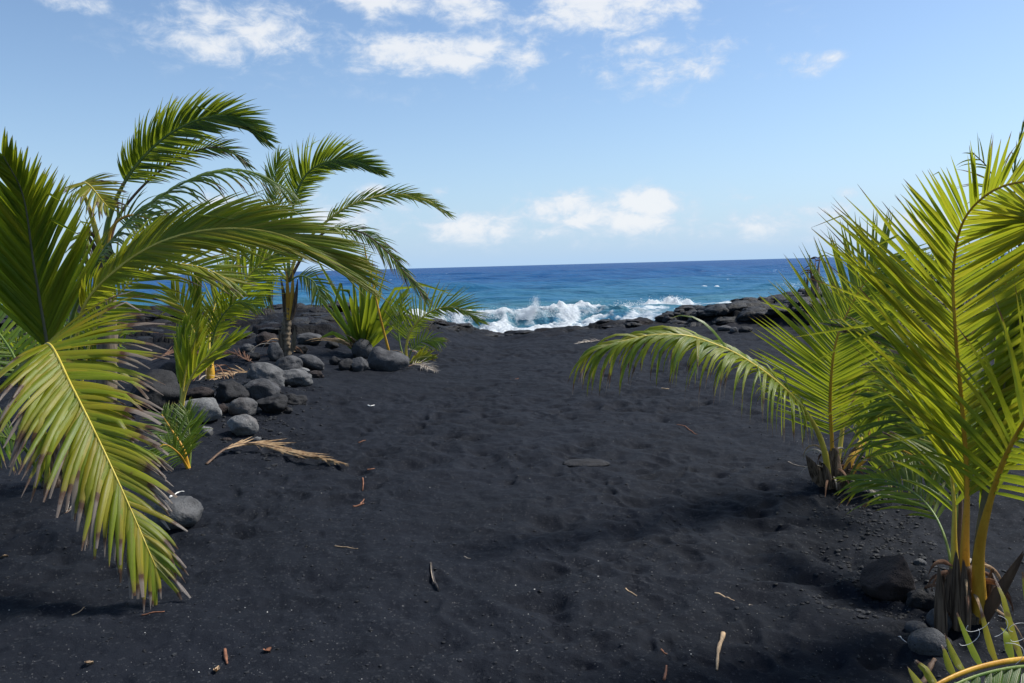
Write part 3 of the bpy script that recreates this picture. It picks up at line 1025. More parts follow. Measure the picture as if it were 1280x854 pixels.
# --- big palm at the near left
b = at(70, 612, 5.8); b.z = gh(b.x, b.y) - .02
pl = Palm('coconut_palm', 'large young coconut palm with a drooping brown-tipped frond and a pale arching frond', b, G_L)
B = b + Vector((0, 0, .03))
pl.trunk([b, b + Vector((.01, 0, .2)), b + Vector((.02, 0, .42))], .10, .03, 'sheath', 'leaf_sheath', 5)
pl.frond([B + Vector((-.02, -.05, 0)), (55, 540, 5.5), (46, 470, 5.1), (60, 430, 4.65), (90, 484, 4.3), (126, 556, 4.05), (162, 634, 3.9), (195, 710, 3.8)],
         .62, 84, .475, .74, .66, (1, .35), (74, 22), .041, .46, (.06, 0, 0), .04, 'rachis_yellow', .020, .003, True, blunt=.45, ang2=(56, 16), ragged=.03,
         lenp=((0, .98), (.15, 1.0), (.4, .76), (.7, .60), (1, .40)), lenp2=((0, .95), (.2, 1.05), (.5, .95), (.8, .72), (1, .40)))
pl.frond([B + Vector((.03, .04, 0)), (78, 540, 5.75), (60, 438, 5.6), (42, 330, 5.4), (29, 246, 5.2), (4, 195, 5.0)],
         1.0, 66, .42, .56, .12, (1, .1), (30, 24), .038, .05, (0, 0, 0), .02, 'rachis_grey', .026, .004, True, jit=.45,
         lenp=((0, .95), (.25, .80), (.5, .58), (.8, .3), (1, .2)))
pl.frond([B + Vector((.05, 0, 0)), (92, 470, 5.6), (103, 388, 5.45), (146, 337, 5.3), (205, 301, 5.2), (275, 286, 5.2), (345, 292, 5.25), (405, 318, 5.3), (436, 338, 5.35)],
         .60, 112, .40, .74, .15, (.9, .55), (40, 10), .030, .18, (.5, 0, -.1), .04, 'rachis_yellow', .022, .003, False, jit=.7,
         lenp=((0, .30), (.12, .42), (.3, .85), (.5, 1.05), (.8, .95), (1, .6)))
pl.frond([B + Vector((.02, .06, 0)), (84, 430, 5.8), (112, 345, 5.8), (155, 283, 5.8), (200, 246, 5.85), (255, 218, 5.9), (310, 214, 6.0), (362, 238, 6.1)],
         .50, 60, .50, .16, .55, (.35, 1), (60, 22), .020, 1.0, (.3, 0, -.5), .0, 'rachis_green', .026, .004, sides=(.55, 1.05), petw=.034)
pl.frond([B + Vector((.06, .05, 0)), (112, 430, 6.0), (150, 366, 6.05), (200, 333, 6.1), (250, 334, 6.2), (294, 354, 6.3)],
         .48, 34, .45, .66, .4, (.9, .5), (60, 20), .03, .2, (.25, 0, 0), .1, 'rachis_yellow', .018, .003)
pl.frond([B + Vector((-.05, 0, 0)), (36, 500, 6.0), (8, 430, 6.2), (-50, 370, 6.4), (-120, 350, 6.6)],
         .6, 34, .35, .35, .3, (.9, .4), (66, 30), .034, .3, (0, 0, 0), .1, 'rachis_green', .02, .003)
pl.frond([B + Vector((-.06, -.04, 0)), (30, 560, 5.6), (-10, 545, 5.3), (-70, 560, 5.0), (-130, 610, 4.8)],
         .42, 30, .25, .40, .4, (.8, .6), (70, 30), .03, .3, (0, 0, 0), .1, 'rachis_green', .018, .003)

# --- taller palm behind it
b = at(128, 470, 8.6); b.z = gh(b.x, b.y) - .03
p2 = Palm('coconut_palm', 'tall slim coconut palm with brown trunk and a wind-swept dark green top frond', b, G_L)
C = at(130, 312, 8.6)
p2.trunk([b, b.lerp(C, .5) + Vector((.03, 0, 0)), C], .11, .085)
p2.stub(C + Vector((-.02, -.08, -.25)), C + Vector((-.12, -.12, .2)), .09)
p2.stub(C + Vector((.03, -.08, -.25)), C + Vector((.12, -.1, .1)), .09)
p2.frond([C, (138, 268, 8.6), (162, 218, 8.5), (203, 174, 8.4), (250, 149, 8.3), (292, 147, 8.3), (330, 172, 8.3)],
         .52, 100, .30, .28, .12, (1, .2), (52, 11), .028, .10, (.5, 0, -.05), .05, 'rachis_green', .03, .004, petw=.04)
p2.frond([C + Vector((-.03, -.02, 0)), (114, 268, 8.5), (102, 232, 8.3), (112, 232, 7.95), (134, 258, 7.75)],
         .42, 28, .52, .86, .75, (1, .4), (70, 26), .034, .25, (.3, 0, 0), .05, 'rachis_yellow', .026, .004, petw=.035)
p2.frond([C + Vector((.02, .03, 0)), (150, 268, 8.7), (190, 222, 8.75), (240, 190, 8.8), (282, 186, 8.8), (310, 206, 8.9)],
         .34, 44, .40, .18, .75, (.9, .4), (50, 12), .020, .25, (.3, 0, -.1), .05, 'rachis_brown', .024, .004)
p2.frond([C + Vector((-.04, 0, 0)), (112, 290, 8.5), (102, 310, 8.4), (100, 350, 8.4)],
         .32, 24, .2, .75, 1.0, (.9, .3), (40, 20), .022, .5, (0, 0, 0), .0, 'rachis_brown', .02, .004)
p2.frond([C + Vector((.03, 0, 0)), (140, 285, 8.6), (160, 270, 8.55), (190, 275, 8.5), (225, 300, 8.5)],
         .42, 28, .3, .20, .3, (.9, .4), (66, 24), .024, .5, (.2, 0, -.1), .0, 'rachis_orange', .024, .004)

# --- trunked palm in front of the lava and the sea
b = base_of(358, 444); b.z -= .04
D3 = b.y
p3 = Palm('coconut_palm', 'short trunked coconut palm standing in boulders with fronds blown towards the sea', b, G_L)
C = at(361, 352, D3)
p3.trunk([b, at(357, 420, D3), at(360, 385, D3)], .085, .07, 'trunk', rag=.2)
for k, (qx, qy) in enumerate(((350, 345), (357, 335), (366, 335), (372, 348))):
    p3.stub(at(357 + k * 2, 400, D3 - .08), at(qx, qy, D3 - .06), .10, 'rachis_orange' if k in (1, 2) else 'sheath', 'petiole_base')
for k, (ax, ay, bx, by) in enumerate(((350, 442, 348, 412), (364, 440, 368, 408))):
    p3.stub(at(ax, ay, D3 - .1), at(bx, by, D3 - .14), .10, 'trunk')
p3.frond([C, (361, 305, D3), (367, 255, D3 - .1), (384, 217, D3 - .2), (414, 201, D3 - .3), (446, 203, D3 - .3), (474, 215, D3 - .3)],
         .66, 96, .40, .36, .2, (1, .2), (56, 11), .030, .10, (.4, 0, .0), .05, 'rachis_green', .035, .005, sides=(1, .7))
p3.frond([C, (372, 318, D3), (400, 284, D3 - .1), (440, 256, D3 - .2), (490, 243, D3 - .3), (532, 250, D3 - .3), (560, 267, D3 - .3)],
         .46, 64, .36, .68, .45, (.8, .6), (42, 10), .026, .22, (.35, 0, -.05), .05, 'rachis_yellow', .034, .005)
p3.frond([C, (384, 312, D3 - .1), (412, 288, D3 - .2), (452, 291, D3 - .4), (486, 317, D3 - .5), (511, 347, D3 - .5), (534, 374, D3 - .5)],
         .48, 60, .36, .5, .85, (.8, .6), (40, 12), .024, .4, (.2, 0, -.2), .0, 'rachis_brown', .03, .005)
p3.frond([C, (352, 315, D3 + .1), (346, 262, D3 + .2), (344, 222, D3 + .2), (350, 196, D3 + .2)],
         .55, 34, .40, .35, .3, (1, .2), (40, 16), .026, .1, (.4, 0, 0), .05, 'rachis_green', .026, .004)
p3.frond([C, (375, 345, D3 - .2), (392, 352, D3 - .3), (402, 374, D3 - .4)], .45, 22, .3, .25, .6, (.9, .4), (60, 26), .03, .5, (0, 0, 0), .0, 'rachis_green', .02, .004)
p3.frond([C, (348, 345, D3 - .2), (334, 352, D3 - .3), (324, 378, D3 - .4)], .5, 22, .3, .45, .6, (.9, .4), (60, 26), .03, .5, (0, 0, 0), .0, 'rachis_green', .02, .004)
p3.frond([C, (340, 330, D3 + .2), (310, 318, D3 + .4), (280, 335, D3 + .6)], .6, 30, .3, .5, .4, (.9, .5), (60, 22), .032, .4, (.2, 0, -.1), .0, 'rachis_green', .026, .004)

# --- young palm between the boulders
b = base_of(262, 474); b.z -= .03
D4 = b.y
p4 = Palm('coconut_palm', 'young coconut palm with an orange stem behind the boulder pile', b, G_L)
p4.trunk([b, at(263, 462, D4), at(261, 448, D4)], .075, .035, 'rachis_orange', 'stem_base', 4)
p4.frond([b, (258, 440, D4), (249, 400, D4), (246, 345, D4)], .6, 12, .35, .5, .1, (1, .2), (12, 5), .05, .02, (0, 0, 0), .0, 'rachis_green', .04, .01)
p4.frond([b, (268, 430, D4), (286, 386, D4 - .1), (306, 351, D4 - .2), (335, 322, D4 - .3), (364, 312, D4 - .3)],
         .72, 40, .42, .58, .3, (.9, .5), (58, 20), .038, .2, (.25, 0, 0), .05, 'rachis_yellow', .034, .005)
p4.frond([b, (248, 430, D4 - .1), (232, 392, D4 - .2), (214, 362, D4 - .3)], .52, 24, .35, .80, .25, (1, .3), (60, 26), .036, .15, (0, 0, 0), .05, 'rachis_yellow', .026, .004)
p4.frond([b, (262, 420, D4 + .2), (270, 378, D4 + .4), (290, 345, D4 + .6)], .55, 26, .35, .70, .25, (1, .3), (60, 26), .034, .15, (.1, 0, 0), .05, 'rachis_yellow', .026, .004)
p4.frond([b, (266, 425, D4 - .1), (278, 395, D4 - .2), (298, 378, D4 - .3), (322, 384, D4 - .4)], .42, 22, .4, .55, .3, (1, .3), (50, 20), .03, .3, (.1, 0, 0), .05, 'rachis_green', .02, .004)

# --- seedling with broad undivided blades
b = base_of(226, 528); b.z -= .03
D5 = b.y
p5 = Palm('palm_seedling', 'seedling palm with broad unsplit yellow-green blades behind the teardrop boulder', b, G_L)
p5.frond([b, (228, 490, D5), (236, 450, D5), (250, 412, D5)], .36, 9, .35, .66, .05, (1, .2), (20, 6), .05, .02, (0, 0, 0), .0, 'rachis_yellow', .022, .004, True)
p5.frond([b, (231, 492, D5), (248, 458, D5 - .05), (272, 436, D5 - .1), (292, 424, D5 - .1)], .34, 9, .40, .72, .05, (1, .4), (26, 6), .050, .05, (0, 0, 0), .0, 'rachis_yellow', .022, .004, True,
         lenp=((0, 1.2), (1, .7)))
p5.frond([b, (226, 480, D5 + .05), (226, 440, D5 + .1), (232, 405, D5 + .1)], .34, 7, .4, .5, .05, (1, .2), (16, 5), .05, .02, (0, 0, 0), .0, 'rachis_green', .018, .004, True)

# --- small palm in front of the teardrop boulder
b = base_of(236, 586); b.z -= .02
D6 = b.y
p6 = Palm('palm_seedling', 'small green palm seedling with orange stalk rooted in sand by the drooping frond', b, G_L)
p6.frond([b, (229, 562, D6), (214, 537, D6 + .05), (202, 518, D6 + .1)], .27, 26, .25, .30, .1, (1, .3), (66, 30), .018, .2, (.02, 0, 0), .1, 'rachis_orange', .022, .003)
p6.frond([b, (224, 568, D6 - .1), (206, 556, D6 - .15), (192, 566, D6 - .2)], .22, 20, .25, .36, .25, (1, .3), (66, 30), .016, .5, (0, 0, 0), .1, 'rachis_orange', .014, .003)
p6.frond([b, (238, 560, D6 + .05), (236, 535, D6 + .1), (232, 512, D6 + .15)], .24, 20, .35, .35, .1, (1, .3), (50, 24), .018, .1, (0, 0, 0), .1, 'rachis_green', .014, .003)

# --- small palm next to the strap-leaved plant
b = base_of(508, 452); b.z -= .03
D7 = b.y
p7 = Palm('coconut_palm', 'small coconut palm by the heart-shaped boulder with a bare dead frond stalk', b, G_L)
p7.frond([b, (508, 432, D7), (516, 410, D7 - .05), (536, 391, D7 - .1), (560, 384, D7 - .15), (582, 389, D7 - .2), (597, 402, D7 - .2)],
         .60, 56, .22, .48, .3, (1, .3), (66, 18), .024, .1, (.2, 0, 0), .05, 'rachis_yellow', .026, .004, sides=(1.0, .45))
p7.frond([b + Vector((-.25, .1, 0)), (476, 400, D7), (465, 350, D7), (455, 309, D7)], .22, 22, .55, .1, 1.0, (1, .3), (40, 30), .012, .6, (.1, 0, 0), .05,
         'rachis_orange', .026, .010, ragged=.35, label='dead dark-tipped stalk with its leaflets shrivelled')
p7.frond([b + Vector((-.02, -.15, 0)), (512, 454, D7 - .3), (526, 447, D7 - .4), (540, 446, D7 - .5)], .32, 12, .35, .92, .75, (1, .4), (34, 10), .05, .1, (0, 0, 0), .0, 'rachis_yellow', .03, .01,
         label='broken yellow frond stub with dry ends')
p7.frond([b, (516, 436, D7), (532, 425, D7), (552, 428, D7 - .1)], .38, 18, .3, .45, .6, (1, .4), (60, 24), .026, .5, (0, 0, 0), .0, 'rachis_green', .018, .004)
p7.frond([b, (500, 430, D7 + .1), (498, 400, D7 + .2), (505, 372, D7 + .2)], .4, 18, .35, .38, .3, (1, .3), (44, 20), .028, .2, (.1, 0, 0), .0, 'rachis_green', .018, .004)


# --- the strap-leaved plant
def strap_plant():
    b = base_of(452, 444); b.z -= .03
    D = b.y
    p = Palm('strap_leaf_plant', 'strap-leaved screw pine with stiff green blades between palm trunk and slate boulders', b, None, 'plant')
    rs = random.Random(5)
    sp = [  # tip px, tip py, length factor, droop, kink
        (456, 330, 0, None), (449, 340, 0, None), (464, 338, 0, None), (472, 352, .05, None), (441, 352, .05, None), (480, 345, .05, None),
        (436, 372, .1, (.6, .9)), (428, 365, .1, (.55, 1.6)), (418, 368, .2, (.5, 2.0)), (412, 380, .25, (.5, 2.2)), (408, 392, .25, (.5, 1.8)),
        (490, 372, .1, (.6, .8)), (500, 362, .1, None), (512, 366, .2, (.6, .9)), (497, 392, .2, (.6, 1.2)), (505, 408, .3, (.6, .9)),
        (430, 396, .3, (.5, 1.4)), (424, 410, .3, (.5, 1.2)), (446, 392, .2, (.7, 1.8)), (438, 402, .2, (.6, 1.8)), (466, 380, .1, None),
        (478, 390, .1, (.7, 1.0)), (454, 360, .0, None), (460, 366, .0, None), (468, 404, .2, (.6, 1.0)), (484, 414, .3, (.6, 1.0)), (447, 414, .2, (.5, 2.0)),
        (432, 426, .3, None), (415, 428, .3, (.6, .8)), (470, 346, 0, None), (445, 372, .05, None), (488, 400, .2, None), (475, 372, .05, None), (451, 350, .02, None)]
    for (qx, qy, dr, kk) in sp:
        z0 = b + Vector((rs.uniform(-.08, .08), rs.uniform(-.1, .1), rs.uniform(.02, .15)))
        tip = at(qx, qy, D + rs.uniform(-.35, .35))
        d = tip - z0
        ln = d.length * (1.7 if kk else 1.15)
        v, f, u = strip(z0, d + Vector((0, 0, dr * .8)), ln, rs.uniform(.08, .115), Vector((0, -1, .35)) + Vector((rs.uniform(-.5, .5), 0, 0)), dr, Vector((0, 0, 0)), 9, .34, 0, rs.gauss(0, .3), kk)
        p.part('leaf', v, f, M['leaf'], uvs=u, attrs=[(rs.random(), .05, rs.uniform(.24, .44), 1)] * len(v))
    for k in range(16):   # dry leaves hanging at its foot
        z0 = b + Vector((rs.uniform(-.15, .1), rs.uniform(-.15, 0), rs.uniform(.05, .25)))
        tip = at(rs.uniform(380, 470), rs.uniform(440, 466), D - rs.uniform(0, .5))
        tip.z = gh(tip.x, tip.y) + .02
        d = tip - z0
        v, f, u = strip(z0, d + Vector((0, 0, .45)), d.length * 1.15, rs.uniform(.035, .06), Vector((0, -.6, 1)), .55, Vector((0, 0, 0)), 8, .3, 0, rs.gauss(0, .5))
        p.part('dry_leaf', v, f, M['dry_leaflet'])


strap_plant()

# --- the big palm at the near right
b = base_of(1206, 772); b.z -= .02
D8 = b.y
p8 = Palm('coconut_palm', 'big bright coconut palm with yellow-orange petioles standing in dark boulders', b, G_R)
p8.trunk([b, b + Vector((.0, 0, .08)), b + Vector((.005, 0, .26))], .085, .02, 'sheath', 'leaf_sheath', 4)
p8.stub(at(1182, 815, D8 - .16), at(1174, 708, D8 - .14), .055)
p8.stub(at(1200, 790, D8 - .12), at(1196, 690, D8 - .10), .06)
p8.stub(at(1212, 790, D8 - .13), at(1205, 700, D8 - .12), .05)
for k_ in range(9):
    a_ = k_ * .7
    p8.stub(b + Vector((math.cos(a_) * .07, math.sin(a_) * .07, -.03)), b + Vector((math.cos(a_) * .10 + .01, math.sin(a_) * .09, .16 + .05 * (k_ % 3))), .06 + .012 * (k_ % 2))
p8.stub(at(1222, 800, D8 - .05), at(1282, 690, D8 - .25), .06, 'rachis_brown')
p8.frond([b + Vector((.0, 0, .02)), (1206, 690, D8), (1209, 600, D8), (1202, 500, D8 - .05), (1194, 410, D8 - .1), (1192, 335, D8 - .15), (1205, 275, D8 - .25), (1242, 238, D8 - .4), (1292, 226, D8 - .5), (1345, 232, D8 - .6)],
         .86, 98, .24, .76, .22, (1, .1), (31, 40), .022, .06, (0, 0, .05), .04, 'rachis_orange', .017, .003, True, jit=.9, petw=.036, sides=(1, .92),
         lenp=((0, .6), (.1, .8), (.25, 1.0), (.45, .9), (.58, .5), (.75, .3), (1, .25)), ang2=(52, 58),
         lenp2=((0, .55), (.1, .75), (.25, .98), (.5, 1.0), (.8, .9), (1, .6)))
p8.frond([b + Vector((.03, .02, .02)), (1228, 640, D8 + .02), (1250, 520, D8 - .05), (1270, 420, D8 - .1), (1288, 340, D8 - .15)],
         .55, 12, .28, .18, .05, (1, .1), (9, 3), .055, .0, (0, 0, 0), .0, 'rachis_grey', .022, .008, True)
p8.frond([b + Vector((.04, -.05, .02)), (1224, 690, D8 - .12), (1246, 600, D8 - .25), (1276, 535, D8 - .4), (1320, 480, D8 - .6), (1380, 460, D8 - .8)],
         .55, 26, .42, .64, .3, (.8, .6), (66, 30), .025, .45, (0, 0, 0), .08, 'rachis_orange', .024, .004, True, petw=.040)
p8.frond([b + Vector((-.03, -.02, .02)), (1193, 690, D8 + .02), (1192, 620, D8 + .05), (1180, 565, D8 + .15), (1150, 548, D8 + .3)],
         .40, 9, .50, .46, .25, (1, .2), (40, 24), .026, .35, (-.2, 0, -.1), .0, 'rachis_yellow', .018, .004, True, blunt=.5, petw=.026)
p8.frond([b + Vector((.0, .06, .02)), (1198, 640, D8 + .3), (1180, 545, D8 + .6), (1140, 498, D8 + .9), (1095, 500, D8 + 1.1)],
         .62, 26, .45, .40, .35, (.9, .4), (66, 30), .032, .8, (0, 0, -.3), .0, 'rachis_green', .02, .004)
p8.frond([b + Vector((-.02, .05, .02)), (1200, 600, D8 + .2), (1172, 480, D8 + .4), (1115, 428, D8 + .6), (1042, 405, D8 + .8)],
         .26, 26, .55, .50, .85, (1, .4), (26, 8), .022, .1, (0, 0, 0), .0, 'rachis_brown', .016, .003)

# --- the palm with a long frond reaching over the sand
b = base_of(1042, 606); b.z -= .02
D9 = b.y
p9 = Palm('coconut_palm', 'low coconut palm in open sand with one long frond drooping over the path', b, G_R)
p9.trunk([b, b + Vector((.0, 0, .1)), b + Vector((.005, 0, .28))], .085, .02, 'sheath', 'leaf_sheath', 4)
for k_ in range(8):
    a_ = k_ * .8
    p9.stub(b + Vector((math.cos(a_) * .07, math.sin(a_) * .07, -.03)), b + Vector((math.cos(a_) * .11 + .01, math.sin(a_) * .09, .14 + .05 * (k_ % 3))), .06 + .012 * (k_ % 2))
p9.stub(at(1030, 608, D9 - .12), at(1008, 570, D9 - .14), .09)
p9.stub(at(1048, 612, D9 - .12), at(1060, 585, D9 - .12), .09)
p9.stub(at(1038, 612, D9 - .13), at(1030, 580, D9 - .12), .08)
p9.frond([b, (1040, 555, D9), (1038, 495, D9 - .05), (1044, 432, D9 - .1), (1060, 390, D9 - .1), (1082, 352, D9 - .1), (1108, 322, D9 - .1)],
         .70, 62, .22, .54, .12, (1, .15), (64, 30), .024, .06, (0, 0, 0), .04, 'rachis_orange', .018, .003, True, jit=.7,
         lenp=((0, .55), (.15, .9), (.45, 1.0), (.8, .75), (1, .5)))
p9.frond([b + Vector((-.04, -.03, 0)), (1030, 562, D9 - .08), (1012, 522, D9 - .2), (976, 482, D9 - .35), (928, 447, D9 - .5), (884, 427, D9 - .6), (852, 419, D9 - .7), (808, 420, D9 - .75), (758, 432, D9 - .8)],
         .50, 62, .27, .62, .45, (.55, .8), (60, 12), .027, 1.9, (0, 0, -.6), .04, 'rachis_yellow', .020, .003, True, petw=.028, jit=1.8, ragged=.06,
         lenp=((0, .7), (.2, 1.0), (.6, 1.0), (1, .85)))
p9.frond([b + Vector((.05, 0, 0)), (1064, 575, D9), (1086, 545, D9 + .1), (1112, 500, D9 + .2), (1135, 450, D9 + .3)],
         .55, 30, .36, .36, .25, (1, .3), (62, 28), .028, .2, (0, 0, 0), .05, 'rachis_orange', .024, .003, petw=.034)
p9.frond([b + Vector((.02, .04, 0)), (1052, 545, D9 + .1), (1058, 480, D9 + .2), (1090, 410, D9 + .3), (1130, 375, D9 + .4)],
         .66, 44, .35, .66, .15, (1, .2), (58, 28), .026, .1, (0, 0, 0), .05, 'rachis_yellow', .022, .003)
p9.frond([b + Vector((.06, -.05, 0)), (1075, 572, D9 - .3), (1105, 530, D9 - .5), (1140, 515, D9 - .7), (1180, 530, D9 - .8)],
         .4, 20, .4, .38, .3, (.9, .4), (50, 24), .026, .6, (0, 0, -.2), .0, 'rachis_green', .014, .003)

p9.frond([b + Vector((.06, 0, 0)), (1078, 578, D9 - .1), (1110, 560, D9 - .3), (1145, 572, D9 - .5), (1170, 600, D9 - .6)],
         .42, 30, .3, .50, .35, (.8, .5), (60, 24), .024, .8, (0, 0, -.2), .0, 'rachis_orange', .018, .003)
p9.frond([b + Vector((.05, .05, 0)), (1070, 560, D9 + .2), (1105, 520, D9 + .4), (1150, 505, D9 + .6), (1190, 520, D9 + .8)],
         .5, 36, .3, .58, .25, (.9, .4), (60, 24), .026, .5, (0, 0, -.1), .0, 'rachis_yellow', .02, .003)
p8.frond([p8.base + Vector((-.04, .03, .02)), (1186, 690, D8 + .1), (1160, 632, D8 + .3), (1115, 602, D8 + .6), (1070, 600, D8 + .8)],
         .42, 20, .4, .52, .4, (.9, .4), (40, 16), .022, .5, (-.1, 0, -.1), .0, 'rachis_green', .009, .003, blunt=.4)
p8.frond([p8.base + Vector((-.02, .05, .02)), (1200, 640, D8 + .2), (1192, 540, D8 + .5), (1160, 470, D8 + .8), (1120, 450, D8 + 1.0)],
         .5, 36, .4, .62, .25, (1, .3), (50, 24), .026, .3, (0, 0, 0), .0, 'rachis_yellow', .016, .003)

# --- palm whose frond enters at the lower right corner
b = at(1440, 900, 2.5); b.z = gh(b.x, b.y) - .02
p10 = Palm('coconut_palm', 'palm frond with upright yellow leaflets and white threads low over dark boulders', b, G_R)
p10.trunk([b, b + Vector((0, 0, .12)), b + Vector((0, 0, .25))], .09, .06, 'sheath', 'leaf_sheath', 4)
fr = p10.frond([b + Vector((0, 0, .05)), (1400, 850, 2.4), (1340, 828, 2.3), (1285, 824, 2.2), (1225, 834, 2.12), (1172, 856, 2.05), (1130, 890, 2.0)],
                 .25, 19, .15, .88, .45, (1, .1), (98, 96), .034, .0, (0, 0, .1), .1, 'rachis_orange', .014, .006, True, sides=(0, 1.0), blunt=.4, lenp=((0, 1), (.6, 1), (.75, .5), (1, .2)))
fr2 = p10.frond([b + Vector((.03, -.03, .03)), (1400, 870, 2.38), (1340, 838, 2.27), (1285, 833, 2.17), (1225, 844, 2.09), (1172, 868, 2.02), (1130, 902, 1.97)],
                .30, 26, .15, .16, .1, (1, .3), (60, 30), .036, .6, (0, 0, -.2), .0, 'rachis_green', .008, .004, True, sides=(1.0, 0))


for (ax, ay, az_, L_) in ((.2, -1.0, 1.5, 1.0), (.95, -.9, 1.35, 1.0)):
    q = Vector((ax, ay, 0))
    p10.frond([b + Vector((0, 0, .05)), b + q * .25 + Vector((0, 0, az_ * .55)), b + q * .6 + Vector((0, 0, az_ * .92)), b + q * 1.05 + Vector((0, 0, az_)), b + q * 1.5 + Vector((0, 0, az_ * .82))],
              .55, 40, .35, .55, .25, (.2, 1), (62, 26), .028, .4, (0, 0, 0), .1, 'rachis_orange', .02, .004)


def threads(palm, centre, n, seed):
    rs = random.Random(seed)
    for k in range(n):
        p0 = centre + Vector((rs.uniform(-.13, .13), rs.uniform(-.05, .05), rs.uniform(-.03, .05)))
        pts, a = [], rs.uniform(0, 6)
        for i in range(17):
            t = i / 16
            pts.append(p0 + Vector((math.cos(a + t * 3.2) * .022 * (1 + t), 0.01 * t, math.sin(a + t * 3.2) * .022 + .015 * t)))
        vs, fs = tube(pts, [.0007] * 17, 4)
        palm.part('fibre_thread', vs, fs, M['white'])


threads(p10, at(1240, 800, 2.13), 6, 3)



def base_litter(palm, n, seed, reach):
    rs = random.Random(seed)
    for k in range(n):
        a = rs.uniform(0, 6.28)
        p0 = palm.base + Vector((math.cos(a) * .06, math.sin(a) * .06, rs.uniform(.05, .28)))
        d = Vector((math.cos(a), math.sin(a) - .3, rs.uniform(-.2, .9)))
        ln = rs.uniform(.5, 1) * reach
        v, f, u = strip(p0, d, ln, rs.uniform(.010, .024), Vector((rs.uniform(-.5, .5), -1, .6)), rs.uniform(1.2, 3.0), Vector((0, 0, 0)), 9, .3, 0, rs.gauss(0, .8))
        hs = ground_h(np.array([q.x for q in v]), np.array([q.y for q in v]))
        v = [Vector((q.x, q.y, max(q.z, float(h_) + .006))) for q, h_ in zip(v, hs)]
        palm.part('dead_leaflet', v, f, M[rs.choice(('dry_leaflet', 'rusty_leaflet', 'bleached_leaflet', 'rusty_leaflet'))])


base_litter(p8, 20, 2, .26)
base_litter(p9, 18, 4, .30)
base_litter(p7, 10, 5, .5)
base_litter(p4, 12, 6, .6)
base_litter(p3, 12, 7, .7)

# --- palm further back at the far right, with a dead branch
b = at(1300, 470, 9.0); b.z = gh(b.x, b.y) - .03
p11 = Palm('coconut_palm', 'dark coconut palm behind the big bright one with a bare dead stalk', b, G_R)
C = at(1296, 400, 9)
p11.trunk([b, b.lerp(C, .5), C], .12, .09)
p11.frond([C, (1280, 330, 9), (1262, 270, 9), (1238, 215, 8.9), (1215, 190, 8.8)], .5, 20, .5, .15, 1.0, (1, .3), (50, 26), .02, .5, (0, 0, 0), .0, 'rachis_brown', .02, .006, ragged=.4)
p11.frond([C, (1275, 300, 9.2), (1268, 215, 9.2), (1282, 145, 9.2)], .2, 8, .6, .2, .6, (1, .3), (14, 8), .02, .1, (0, 0, 0), .0, 'rachis_green', .018, .01)
p11.frond([C, (1262, 360, 8.9), (1228, 340, 8.8), (1190, 365, 8.7)], .55, 34, .25, .25, .4, (.9, .4), (64, 26), .03, .4, (0, 0, 0), .0, 'rachis_orange', .026, .004)
p11.frond([C, (1270, 390, 8.8), (1240, 390, 8.7), (1205, 430, 8.6)], .5, 34, .25, .60, .5, (.9, .4), (64, 26), .03, .5, (0, 0, 0), .0, 'rachis_orange', .026, .004)
p11.frond([C, (1310, 330, 9), (1340, 290, 8.9), (1390, 290, 8.8)], .6, 34, .25, .2, .3, (.9, .4), (64, 26), .03, .4, (0, 0, 0), .0, 'rachis_green', .026, .004)


# --- dry stump and a shrub on the lava outcrop
def shrub(px, py, dist, rad, hgt, label, seed, tint, name='shrub'):
    b = at(px, py, dist)
    b.z = gh(b.x, b.y) - .03
    p = Palm(name, label, b, None, 'shrub')
    rs = random.Random(seed)
    for k in range(6):
        a = rs.uniform(0, 6.28)
        q = b + Vector((math.cos(a) * rad * .6, math.sin(a) * rad * .6, hgt * rs.uniform(.6, .95)))
        vs, fs = tube([b, b.lerp(q, .5) + Vector((rs.uniform(-.05, .05), 0, .05)), q], [.03, .02, .008], 5)
        p.part('stem', vs, fs, M['trunk'])
    V, F, U, A = [], [], [], []
    for k in range(900):
        u = Vector((rs.gauss(0, 1), rs.gauss(0, 1), rs.gauss(0, 1))).normalized() * rs.random() ** .4
        cl = .75 + .35 * mnoise.noise(u * 2.2 + Vector((seed, 0, 0)))
        P = b + Vector((u.x * rad * cl, u.y * rad * cl, hgt * .5 + u.z * hgt * .5 * cl))
        d = (u + Vector((rs.gauss(0, .5), rs.gauss(0, .5), rs.gauss(.3, .5)))).normalized()
        v, f, w_ = strip(P, d, rs.uniform(.08, .15), rs.uniform(.035, .06), Vector((rs.gauss(0, .5), rs.gauss(-.3, .5), 1)).normalized(), .2, Vector((0, 0, 0)), 2, .2)
        o = len(V)
        V += v; F += [tuple(i + o for i in g) for g in f]; U += w_
        A += [(rs.random(), .1, min(1, max(0, tint + rs.gauss(0, .12))), 1)] * len(v)
    o = p.part('foliage', V, F, M['leaf'], uvs=U, attrs=A)
    o['kind'] = 'stuff'


shrub(1165, 350, 17.5, .55, .95, 'dark shrub on the lava ridge behind the bright palm', 4, .12)
shrub(1235, 375, 16.0, .8, 1.0, 'dense green shrub on the lava at the far end of the ridge', 9, .30)
shrub(100, 420, 12.5, .9, .9, 'dark green shrub on lava behind the tall slim palm', 14, .16)
shrub(20, 430, 11.5, .9, .9, 'olive shrub on lava behind the large left palm', 15, .26)

